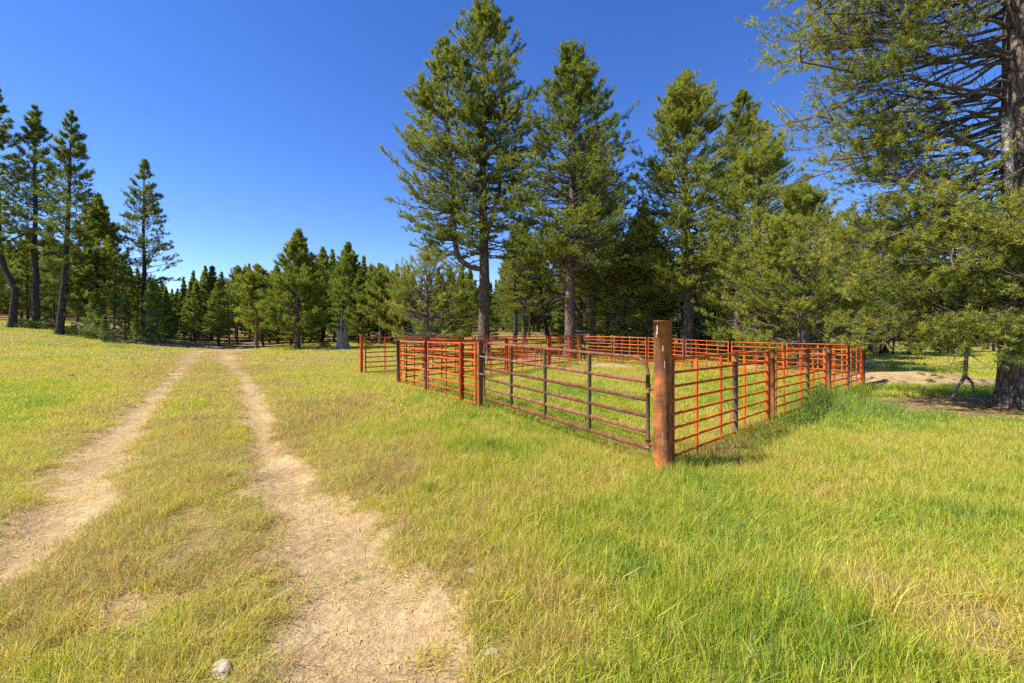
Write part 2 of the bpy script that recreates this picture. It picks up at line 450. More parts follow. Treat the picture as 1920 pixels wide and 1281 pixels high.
# ------------------------------------------------------------------ ground sheet (the wheel tracks are cut out of it as their own sheets)
def build_ground():
    def axis(lo, hi, n, dens, c):
        u = np.linspace(-1, 1, n)
        s = np.sinh(u * dens) / np.sinh(dens)
        return c + np.where(s < 0, s * (c - lo), s * (hi - c))
    xs = axis(-700, 700, 350, 7.6, 0.5)
    ys = axis(-500, 900, 350, 7.6, 6.0)
    X, Y = np.meshgrid(xs, ys)
    x = X.ravel(); y = Y.ravel()
    z = gz(x, y)
    nx, ny = len(xs), len(ys)
    i = np.arange(nx * ny).reshape(ny, nx)
    Q = np.stack([i[:-1, :-1], i[:-1, 1:], i[1:, 1:], i[1:, :-1]], axis=-1).reshape(-1, 4)
    V = np.c_[x, y, z]
    A = dict(bare=bare(x, y), litter=litter(x, y), green=tint_field(x, y))
    cen = V[Q].mean(axis=1)
    fl = seg_field(cen[:, 0], cen[:, 1], *TL); fr = seg_field(cen[:, 0], cen[:, 1], *TR)
    ok = cen[:, 1] < 60
    lab = np.zeros(len(Q), int)
    lab[(fl < 1.0) & ok] = 1
    lab[(fr < 1.0) & (fr < fl) & ok] = 2
    for k, nm in ((0, 'ground'), (1, 'dirt_track'), (2, 'dirt_track')):
        q = Q[lab == k]
        used = np.unique(q); rem = np.zeros(len(V), int); rem[used] = np.arange(len(used))
        me = mesh_np(nm, V[used], rem[q], M['ground'], True, {n_: a[used] for n_, a in A.items()})
        # smooth normals must agree across the cut: take them from the whole sheet
        o = link(nm, me)
        tag(o, kind='structure')
        if k == 0: tag(o, 'gently rolling dry meadow floor of soil and thatch', 'ground')
        elif k == 1: tag(o, 'sandy wheel track beside the open grass, curving towards the bank', 'track')
        else: tag(o, 'sandy wheel track beside the corral, wider and patchier', 'track')
build_ground()

# ------------------------------------------------------------------ scattering (geometry nodes, for what nobody could count)
def scatter(name, pts, rot, scl, tint, protos, label, cat):
    me = bpy.data.meshes.new(name)
    me.vertices.add(len(pts)); me.vertices.foreach_set('co', np.asarray(pts, np.float32).ravel())
    a = me.attributes.new('rot', 'FLOAT_VECTOR', 'POINT'); a.data.foreach_set('vector', np.asarray(rot, np.float32).ravel())
    a = me.attributes.new('scl', 'FLOAT_VECTOR', 'POINT'); a.data.foreach_set('vector', np.asarray(scl, np.float32).ravel())
    a = me.attributes.new('tint', 'FLOAT', 'POINT'); a.data.foreach_set('value', np.asarray(tint, np.float32))
    a = me.attributes.new('pick', 'INT', 'POINT'); a.data.foreach_set('value', rng.integers(0, len(protos), len(pts)).astype(np.int32))
    o = link(name, me)
    tag(o, label, cat, kind='stuff')
    ng = bpy.data.node_groups.new(name + '_scatter', 'GeometryNodeTree')
    ng.interface.new_socket('Geometry', in_out='INPUT', socket_type='NodeSocketGeometry')
    ng.interface.new_socket('Geometry', in_out='OUTPUT', socket_type='NodeSocketGeometry')
    gi = ng.nodes.new('NodeGroupInput'); go = ng.nodes.new('NodeGroupOutput')
    iop = ng.nodes.new('GeometryNodeInstanceOnPoints')
    jn = ng.nodes.new('GeometryNodeJoinGeometry')
    for p in protos:
        ob = bpy.data.objects.new(name + '_source', p)
        oi = ng.nodes.new('GeometryNodeObjectInfo'); oi.inputs['Object'].default_value = ob; oi.inputs['As Instance'].default_value = True
        ng.links.new(oi.outputs['Geometry'], jn.inputs[0])
    def named(n, t):
        k = ng.nodes.new('GeometryNodeInputNamedAttribute'); k.data_type = t; k.inputs['Name'].default_value = n; return k.outputs['Attribute']
    ng.links.new(gi.outputs[0], iop.inputs['Points'])
    ng.links.new(jn.outputs[0], iop.inputs['Instance'])
    iop.inputs['Pick Instance'].default_value = True
    ng.links.new(named('pick', 'INT'), iop.inputs['Instance Index'])
    e2r = ng.nodes.new('FunctionNodeEulerToRotation')
    ng.links.new(named('rot', 'FLOAT_VECTOR'), e2r.inputs[0]); ng.links.new(e2r.outputs[0], iop.inputs['Rotation'])
    ng.links.new(named('scl', 'FLOAT_VECTOR'), iop.inputs['Scale'])
    ng.links.new(iop.outputs[0], go.inputs[0])
    md = o.modifiers.new('scatter', 'NODES'); md.node_group = ng
    return o

def blades(n, radius, hmin, hmax, width, lean, seed, mat, droop=.5):
    """a clump of curved tapering grass blades, as one mesh"""
    r = np.random.default_rng(seed)
    ang = r.uniform(0, 2 * PI, n); rad = radius * np.sqrt(r.uniform(0, 1, n))
    bx = rad * np.cos(ang); by = rad * np.sin(ang)
    h = r.uniform(hmin, hmax, n) * (1 - .35 * (rad / radius) ** 2)
    la = r.uniform(0, 2 * PI, n); lm = np.abs(r.normal(0, lean, n)) + .05
    dx = np.cos(la) * lm; dy = np.sin(la) * lm
    fa = r.uniform(0, PI, n); wx = np.cos(fa) * width; wy = np.sin(fa) * width
    w = r.uniform(.6, 1.2, n)
    V = []; 
    for s, ww in ((0, .8), (.45, 1.0), (.8, .65)):
        cx = bx + dx * h * s * (.6 + droop * s); cy = by + dy * h * s * (.6 + droop * s); cz = h * s * (1 - .25 * lm * s) - .01
        V += [np.c_[cx - wx * w * ww / 2, cy - wy * w * ww / 2, cz], np.c_[cx + wx * w * ww / 2, cy + wy * w * ww / 2, cz]]
    s = 1.0
    V.append(np.c_[bx + dx * h * (.6 + droop), by + dy * h * (.6 + droop), h * (1 - .25 * lm - .06)])
    V = np.stack(V, 1).reshape(-1, 3)
    b = np.arange(n)[:, None] * 7
    q = np.concatenate([b + [0, 1, 3, 2], b + [2, 3, 5, 4]]); t = b + [4, 5, 6]
    bt = np.where(r.uniform(0, 1, n) < .16, -.34, 0) + r.normal(0, .10, n)
    return mesh_np('grass_clump', V, [q, t], mat, False, {'blade': np.repeat(bt, 7)})

def sample_ground(n, dmin, dmax, power=1.0, ang=(-.95, .95)):
    """random ground points in the wedge of land the picture looks over (and a margin each side)"""
    d = np.sqrt(rng.uniform(dmin ** 2, dmax ** 2, n))
    s = rng.uniform(-1.32, 1.32, n)
    x = d * s; y = d
    return x, y

CHIPS = [((1676, 996), .045, 'white stone lying alone in the yellowing grass'), ((772, 822), .07, 'pale flat stone in grass between the track and the gate'),
    ((822, 900), .09, 'broad pale stone half buried beside the dark grass clump'), ((1005, 842), .07, 'flat pale stone in the grass before the gate'),
    ((1080, 868), .05, 'small pale stone in the grass before the gate post'), ((1000, 1120), .06, 'pale stone sunk in green grass tufts'),
    ((886, 1070), .06, 'flat sandy stone at the grassy edge of the wide track'), ((925, 1225), .06, 'pale stone near the bare soil of the wide track'),
    ((1860, 1165), .05, 'small pale stone on the dry grass patch'), ((414, 1255), .07, 'grey stone in the grass strip between the tracks'),
    ((720, 938), .06, 'flat pale stone at the edge of the wide track'), ((550, 735), .08, 'pale stone in the brown grass by the track'), ((130, 706), .16, 'pale broad stone in the left meadow'),
    ((185, 735), .10, 'small pale stone in the left meadow')]
STONES = [(*unproj(*c[0]), c[1] * 1.15) for c in CHIPS]

def build_grass():
    near = [blades(36, .085, .05, .20, .0040, .42, s, M['grass'], .6) for s in range(7)]
    mid = [blades(32, .16, .06, .20, .0095, .48, 20 + s, M['grass'], .6) for s in range(5)]
    far = [blades(40, .42, .06, .17, .022, .5, 40 + s, M['grass']) for s in range(4)]
    tall = [blades(14, .05, .16, .31, .0058, .34, 60 + s, M['grass'], .9) for s in range(4)]
    wisp = [blades(16, .07, .08, .22, .0034, .8, 80 + s, M['grass'], .8) for s in range(4)]
    def put(name, n, dmin, dmax, protos, s0, label, dens_fn=None, tj=.13, zs=1.0, tshift=0.0):
        x, y = sample_ground(n, dmin, dmax)
        b = bare(x, y)
        thin = .35 * sstep(.50, .72, fbm(x * 1.3, y * 1.3, 91)) * (y < 9)
        q = seg_field(x, y, TL[0], TL[1] * 0 + 1.0); q2 = seg_field(x, y, TR[0], TR[1] * 0 + 1.0)
        strip = (1 - sstep(1.2, 2.0, np.maximum(q, q2))) * np.where(y < 4.6, .85, .62) * sstep(.36, .62, fbm(x * 1.6, y * 1.6, 93)) * (y < 14)
        for (sx_, sy_, sr_) in STONES: keep_st = np.hypot(x - sx_, y - sy_) < sr_; strip = np.where(keep_st, 1.0, strip)
        keep = rng.uniform(0, 1, n) > np.maximum(np.maximum(b * (1.05 if name != 'straggly_grass' else .88), thin), strip)
        if dens_fn is not None: keep &= rng.uniform(0, 1, n) < dens_fn(x, y, b)
        # nothing grows inside the posts and trunks
        x, y, b = x[keep], y[keep], b[keep]; k = len(x)
        z = gz(x, y)
        h = height_field(x, y) * zs * rng.uniform(.55, 1.4, k)
        t = np.clip(tint_field(x, y) + tshift + rng.normal(0, tj, k) - .12 * b, .02, 1)
        rot = np.c_[rng.normal(0, .10, k), rng.normal(0, .10, k), rng.uniform(0, 2 * PI, k)]
        w = s0 * rng.uniform(.85, 1.25, k)
        scatter(name, np.c_[x, y, z], rot, np.c_[w, w, s0 * h], t, protos, label, 'grass')
    put('meadow_grass', 26000, 1.6, 8.5, near, 1.0, 'fine yellow green grass covering the meadow around the tracks')
    put('meadow_grass', 34000, 8.0, 22, mid, 1.0, 'short yellow green grass covering the meadow around the corral')
    put('meadow_grass', 30000, 21, 75, far, 1.0, 'short olive grass covering the far meadow up to the trees')
    def dt(x, y, b):
        return np.clip(.10 + .9 * blob(x, y, 1700, 765, 4.5, 1.2, 1) + .5 * blob(x, y, 880, 850, .7, .55, 4) + .35 * blob(x, y, 1450, 1150, 1.2, .9, 7) + .30 * sstep(.55, .75, fbm(x * .8, y * .8, 71)) * sstep(-.5, 1.5, x), 0, 1) * (track_q(x, y) > 1.3)
    put('tall_grass', 30000, 1.7, 15, tall, .95, 'taller blue green grass blades standing above the meadow grass', dt, .12, 1.0, .06)
    def dw(x, y, b):
        q = track_q(x, y); return np.where((q > .25) & (q < 2.6), .45 + .55 * fbm(x * 2, y * 2, 75), .0)
    put('straggly_grass', 24000, 1.6, 16, wisp, .9, 'straggly thin dark grass growing along the wheel tracks', dw, .16, 1.0, .40)
    # dry straw lying on the soil of the tracks
    st = []
    for s in range(4):
        r = np.random.default_rng(100 + s); n = 16
        c = r.uniform(-.12, .12, (n, 2)); a = r.uniform(0, 2 * PI, n); L = r.uniform(.015, .055, n); w = .0013
        dx, dy = np.cos(a), np.sin(a)
        z0 = r.uniform(.002, .006, n); z1 = r.uniform(.002, .009, n)
        V = np.stack([np.c_[c[:, 0] - dy * w, c[:, 1] + dx * w, z0], np.c_[c[:, 0] + dy * w, c[:, 1] - dx * w, z0 + .002],
                      np.c_[c[:, 0] + dx * L + dy * w, c[:, 1] + dy * L - dx * w, z1 + .002], np.c_[c[:, 0] + dx * L - dy * w, c[:, 1] + dy * L + dx * w, z1]], 1).reshape(-1, 3)
        st.append(mesh_np('straw', V, np.arange(n * 4).reshape(-1, 4), M['grass']))
    n = 16000
    x, y = sample_ground(n, 1.6, 13)
    b = bare(x, y); keep = (rng.uniform(0, 1, n) < b * .42)
    x, y = x[keep], y[keep]; k = len(x)
    scatter('straw_litter', np.c_[x, y, gz(x, y)], np.c_[np.zeros(k), np.zeros(k), rng.uniform(0, 6.28, k)], np.ones((k, 3)) * rng.uniform(.7, 1.5, k)[:, None],
            rng.uniform(.12, .40, k), st, 'bits of dry straw lying on the sandy soil of the tracks', 'straw')
build_grass()

# ------------------------------------------------------------------ tubes
def batch_tubes(P, R, sides=5, cap=True):
    """P (B,N,3) paths, R (B,N) radii -> verts, quads, tris"""
    P = np.asarray(P, float); R = np.asarray(R, float)
    B, n, _ = P.shape
    T = np.gradient(P, axis=1); T /= np.linalg.norm(T, axis=2, keepdims=True) + 1e-9
    ref = np.where(np.abs(T[:, :1, 2:3]) > .8, np.array([1., 0, 0]), np.array([0, 0, 1.]))
    ref = np.repeat(ref, n, axis=1)
    U = np.cross(T, ref); U /= np.linalg.norm(U, axis=2, keepdims=True) + 1e-9
    W = np.cross(T, U)
    a = np.arange(sides) * 2 * PI / sides
    ring = P[:, :, None] + R[:, :, None, None] * (U[:, :, None] * np.cos(a)[:, None] + W[:, :, None] * np.sin(a)[:, None])
    V = ring.reshape(-1, 3)
    idx = np.arange(B * n * sides).reshape(B, n, sides)
    nx = np.roll(idx, -1, axis=2)
    q = np.stack([idx[:, :-1], idx[:, 1:], nx[:, 1:], nx[:, :-1]], axis=-1).reshape(-1, 4)
    return V, q
def join(parts):
    Vs = []; Qs = []; o = 0
    for V, q in parts:
        Vs.append(V); Qs.append(q + o); o += len(V)
    return np.concatenate(Vs), np.concatenate(Qs)

def needles(P, A, size, nn, width, tint, r, spread=(.35, 1.5)):
    """tufts: P positions (n,3), A axes (n,3), size (n,) needle length -> triangles"""
    n = len(P)
    A = A / (np.linalg.norm(A, axis=1, keepdims=True) + 1e-9)
    ref = np.where(np.abs(A[:, 2:3]) > .8, np.array([1., 0, 0]), np.array([0, 0, 1.]))
    U = np.cross(A, ref); U /= np.linalg.norm(U, axis=1, keepdims=True); W = np.cross(A, U)
    th = r.uniform(spread[0], spread[1], (n, nn)); ph = r.uniform(0, 2 * PI, (n, nn))
    D = A[:, None] * np.cos(th)[..., None] + (U[:, None] * np.cos(ph)[..., None] + W[:, None] * np.sin(ph)[..., None]) * np.sin(th)[..., None]
    L = size[:, None] * r.uniform(.65, 1.1, (n, nn))
    base = P[:, None] - A[:, None] * (size[:, None] * r.uniform(-.35, .65, (n, nn)))[..., None]
    rv = r.normal(0, 1, (n, nn, 3)); S = np.cross(D, rv); S /= np.linalg.norm(S, axis=2, keepdims=True) + 1e-9
    w = (width * size[:, None])[..., None]
    v0 = base - S * w * .5; v1 = base + S * w * .5; v2 = base + D * L[..., None]
    V = np.stack([v0, v1, v2], axis=2).reshape(-1, 3)
    t = np.repeat(np.clip(tint[:, None] + r.normal(0, .05, (n, nn)), 0, .94) if True else tint, 3, axis=1).reshape(-1)
    return V, np.arange(len(V)).reshape(-1, 3), t

def interp_path(path, t):
    """path (N,3) sampled at t in 0..1"""
    u = np.asarray(t) * (len(path) - 1); i = np.clip(u.astype(int), 0, len(path) - 2); f = (u - i)[:, None]
    return path[i] * (1 - f) + path[i + 1] * f

def pine(seed, H, r0, nb, prof, t0=.15, tmin=None, path=None, bare_in=.35, lat=8, lat_ratio=.34, nt=4, nn=12, tuft=.20, width=.10, e_low=-18, e_top=48, upturn=.25,
         dead=14, tint0=.45, tvar=.16, brown=.004, az_bias=None, twig_sides=3, keep=1.0, sides=12, flare=.35, extra=None, bare_fn=None, wig=.018, u0=.30, jit=.22, spread=(.35, 1.5), az_gap=None, lat_in=1.25, clump=None, limb=.0105, dead_lo=.06):
    """one pine: returns (trunk arrays), (limb arrays), (crown arrays). prof(t)-> branch length in metres at relative height t"""
    r = np.random.default_rng(seed)
    if path is None:
        k = np.linspace(0, 1, 14)
        wob = np.cumsum(r.normal(0, .012 * H / 14 * 3, (14, 2)), axis=0); wob[0] = 0
        path = np.c_[wob[:, 0], wob[:, 1], k * H]
    k = np.linspace(0, 1, 40)
    tp = interp_path(path, k)
    tr = r0 * (1 - k) ** .85 + .012 + r0 * flare * np.exp(-k * H / .45)
    trunk = batch_tubes(np.vstack([tp[:1] - [0, 0, .35], tp])[None], np.r_[tr[0] * 1.1, tr][None], sides)
    tm = t0 if tmin is None else tmin
    # living branches
    tb = tm + (1 - tm) * (np.sort(r.uniform(0, 1, nb)) ** 1.0)
    tb = np.clip(tb, 0, .995)
    az = (np.arange(nb) * 2.39996 + r.normal(0, .45, nb)) % (2 * PI)
    if az_bias is not None:
        pick = r.uniform(0, 1, nb) < az_bias[1]
        az = np.where(pick, az_bias[0] + r.normal(0, az_bias[2], nb), az)
    L = np.array([prof(t) for t in tb]) * r.uniform(.62, 1.12, nb)
    e0 = np.radians(e_low + (e_top - e_low) * tb ** 1.3 + r.normal(0, 8, nb))
    up = upturn * (1 - .5 * tb) * r.uniform(.4, 1.5, nb)
    if extra is not None:
        te, ae, Le, ee, ue = extra
        tb = np.r_[tb, te]; az = np.r_[az, ae]; L = np.r_[L, Le]; e0 = np.r_[e0, np.radians(ee)]; up = np.r_[up, ue]; nb = len(tb)
    if az_gap is not None:      # a bare sector of the trunk
        d = (az - az_gap[0] + PI) % (2 * PI) - PI
        hit = (np.abs(d) < az_gap[1]) & (tb > az_gap[2])
        az = np.where(hit, az_gap[0] + np.sign(d) * (az_gap[1] + np.abs(d) * .8), az)
    start = interp_path(path, tb)
    ns = 7
    s = np.linspace(0, 1, ns)[None]
    hx = L[:, None] * s * np.cos(e0)[:, None]
    hz = L[:, None] * (np.sin(e0)[:, None] * s + up[:, None] * s ** 2.2)
    sw = (r.normal(0, .12, nb)[:, None]) * s ** 2 * L[:, None]
    ca, sa = np.cos(az)[:, None], np.sin(az)[:, None]
    wig_ = np.cumsum(r.normal(0, wig, (nb, ns, 3)), axis=1) * L[:, None, None]; wig_[:, 0] = 0
    BP = np.stack([start[:, :1] + ca * hx - sa * sw, start[:, 1:2] + sa * hx + ca * sw, start[:, 2:] + hz], axis=2) + wig_
    br = (.010 + limb * L)[:, None] * (1 - .85 * s) + .003
    limbs = [batch_tubes(BP, br, 5 if r0 > .12 else 4)]
    # laterals
    sj = np.clip(np.linspace(.28, .98, lat)[None] + r.normal(0, .05, (nb, lat)), .12, 1)
    u = sj * (ns - 1); i = np.clip(u.astype(int), 0, ns - 2); f = (u - i)[..., None]
    bi = np.arange(nb)[:, None]
    lp = BP[bi, i] * (1 - f) + BP[bi, i + 1] * f
    tang = BP[bi, i + 1] - BP[bi, i]; tang /= np.linalg.norm(tang, axis=2, keepdims=True) + 1e-9
    side = np.where((np.arange(lat)[None] + r.integers(0, 2, (nb, 1))) % 2, 1, -1)
    la = np.radians(r.uniform(28, 70, (nb, lat))) * side
    ld = np.stack([tang[..., 0] * np.cos(la) - tang[..., 1] * np.sin(la), tang[..., 0] * np.sin(la) + tang[..., 1] * np.cos(la), tang[..., 2] * .6 + r.normal(.05, .22, (nb, lat))], axis=2)
    ld /= np.linalg.norm(ld, axis=2, keepdims=True)
    LL = (L[:, None] * lat_ratio * (lat_in - sj) + .10) * r.uniform(.6, 1.25, (nb, lat))
    m = 3; v = np.linspace(0, 1, m)
    LP = lp[:, :, None] + ld[:, :, None] * (LL[..., None, None] * v[:, None])
    LP[..., 2] += (LL[..., None] * v ** 2 * .22)
    LP[:, :, 1:] += r.normal(0, .03, LP[:, :, 1:].shape) * LL[..., None, None]
    lr = (.004 + .006 * LL)[..., None] * (1 - .7 * v)
    limbs.append(batch_tubes(LP.reshape(-1, m, 3), lr.reshape(-1, m), twig_sides))
    # tufts on laterals and branch ends
    uu = np.linspace(u0, 1.0, nt)
    j = np.clip((uu * (m - 1)).astype(int), 0, m - 2); ff = (uu * (m - 1) - j)[:, None]
    TP = LP[:, :, j] * (1 - ff) + LP[:, :, j + 1] * ff
    TA = np.repeat(ld[:, :, None], nt, axis=2) + np.array([0, 0, .75])
    bf = np.full(nb, bare_in) if bare_fn is None else np.array([bare_fn(t) for t in tb])
    alive = np.repeat((sj > bf[:, None] + r.normal(0, .07, sj.shape))[:, :, None], nt, axis=2) & (r.uniform(0, 1, TP.shape[:3]) < keep)
    btint = tint0 + r.normal(0, tvar * .6, nb)
    TT = np.broadcast_to(btint[:, None, None], alive.shape) + r.normal(0, tvar * .55, alive.shape)
    P1 = TP[alive]; A1 = TA[alive]; T1 = TT[alive]
    # ends of the branches
    se = np.array([.72, .82, .9, .96, 1.0]); ie = np.clip((se * (ns - 1)).astype(int), 0, ns - 2); fe = (se * (ns - 1) - ie)[:, None]
    EP = BP[:, ie] * (1 - fe) + BP[:, ie + 1] * fe
    EA = (BP[:, ie + 1] - BP[:, ie]); EA /= np.linalg.norm(EA, axis=2, keepdims=True) + 1e-9; EA = EA + np.array([0, 0, .5])
    ET = np.broadcast_to(btint[:, None], EP.shape[:2]) + r.normal(0, tvar * .5, EP.shape[:2])
    P2 = EP.reshape(-1, 3); A2 = EA.reshape(-1, 3); T2 = ET.ravel()
    # leader
    P3 = interp_path(path, np.linspace(.955, 1, 8)); A3 = np.tile([0, 0, 1.], (8, 1)); T3 = np.full(8, tint0)
    P = np.vstack([P1, P2, P3]); A = np.vstack([A1, A2, A3]); T = np.r_[T1, T2, T3]
    if clump is not None:       # needles gather in clumps with gaps between
        q = P / clump[0]
        nz = .5 * (vnoise(q[:, 0] + 3.1 * q[:, 2], q[:, 1] - 1.7 * q[:, 2], seed) + vnoise(q[:, 0] * .9 - 1.3 * q[:, 2] + 40, q[:, 2] * 1.4 + .6 * q[:, 1], seed + 5))
        k_ = nz + r.normal(0, .05, len(P)) > clump[1]
        P, A, T = P[k_], A[k_], T[k_] + (nz[k_] - .5) * .25
    P = P + r.normal(0, tuft * jit, P.shape)
    sz = tuft * r.uniform(.75, 1.25, len(P)) * (1 - .35 * sstep(.88, 1.0, (P[:, 2] - path[0, 2]) / (path[-1, 2] - path[0, 2])))
    T = np.clip(T, .05, .92)
    V, tri, tv = needles(P, A, sz, nn, width, T, r, spread)
    if brown > 0:
        isb = np.repeat(r.uniform(0, 1, len(P)) < brown, nn * 3)
        tv = np.where(isb, .98, tv)
    # dead bare lower branches
    if dead:
        td = r.uniform(dead_lo, max(tm + .25, dead_lo + .14), dead); az2 = r.uniform(0, 2 * PI, dead); Ld = np.array([max(prof(max(t, tm)), .6) for t in td]) * r.uniform(.25, .75, dead)
        sd = interp_path(path, td); s5 = np.linspace(0, 1, 5)[None]; ed = np.radians(r.normal(-12, 14, dead))
        hx = Ld[:, None] * s5 * np.cos(ed)[:, None]; hz = Ld[:, None] * (np.sin(ed)[:, None] * s5 - .12 * s5 ** 2)
        DP = np.stack([sd[:, :1] + np.cos(az2)[:, None] * hx, sd[:, 1:2] + np.sin(az2)[:, None] * hx, sd[:, 2:] + hz], axis=2)
        DP[:, 1:] += r.normal(0, .05, DP[:, 1:].shape) * Ld[:, None, None]
        limbs.append(batch_tubes(DP, (.006 + .007 * Ld)[:, None] * (1 - .8 * s5) + .002, 4))
        k3 = 5
        sj = r.uniform(.25, .95, (dead, k3)); u = sj * 4; i = np.clip(u.astype(int), 0, 3); f = (u - i)[..., None]; bi = np.arange(dead)[:, None]
        lp = DP[bi, i] * (1 - f) + DP[bi, i + 1] * f
        dd = (DP[bi, i + 1] - DP[bi, i]); dd /= np.linalg.norm(dd, axis=2, keepdims=True) + 1e-9
        dd = dd + r.normal(0, .6, dd.shape); dd /= np.linalg.norm(dd, axis=2, keepdims=True)
        ll = (Ld[:, None] * .35 * r.uniform(.4, 1.2, (dead, k3)))[..., None, None]
        bend = r.normal(0, .25, (dead, k3, 1, 3)) * np.array([0, .25, 1.0])[:, None]
        KP = lp[:, :, None] + (dd[:, :, None] * np.linspace(0, 1, 3)[:, None] + bend) * ll
        limbs.append(batch_tubes(KP.reshape(-1, 3, 3), np.tile([.006, .004, .002], (dead * k3, 1)), 3))
    return trunk, join(limbs), (V, tri, tv)

class Tree:
    """mesh data of one built pine: trunk, branches, crown"""
    def __init__(self, built, bark='bark', needle='needle', twig='twig'):
        (tv, tq), (lv, lq), (nv, nt_, tt) = built
        self.trunk = mesh_np('trunk', tv, tq, M[bark], True)
        self.limbs = mesh_np('branches', lv, lq, M[twig], True)
        self.crown = mesh_np('crown', nv, nt_, M[needle], False, {'tint': tt})
    def place(self, x, y, label, rz=0., s=1., sz=None, group=None, name='pine_tree', cat='tree', lean=(0, 0), limbs=True, z=None):
        e = link(name, None)
        e.location = (x, y, (gz1(x, y) if z is None else z) - .03)
        e.rotation_euler = (lean[0], lean[1], rz)
        e.scale = (s, s, sz or s)
        tag(e, label, cat, group)
        link('trunk', self.trunk, e)
        if limbs: tag(link('branches', self.limbs, e), kind='stuff')
        tag(link('crown', self.crown, e), kind='stuff')
        return e

def cone(w, tmax=.25, p=.9, t0=.1, low=.6):
    """branch length profile: widest at tmax, tapering to the tip"""
    def f(t):
        if t < tmax: return w * (low + (1 - low) * max(0, (t - t0) / max(tmax - t0, 1e-3)))
        return w * max(.04, ((1 - t) / (1 - tmax)) ** p)
    return f
def oval(w, tmax=.45, p=.62, low=.55, t0=.2):
    def f(t):
        if t < tmax: return w * (low + (1 - low) * max(0, (t - t0) / (tmax - t0)) ** .8)
        return w * max(.03, (1 - ((t - tmax) / (1 - tmax)) ** 1.45) ** (p + .12))
    return f

def hpx(dpx, D): return dpx * D / F

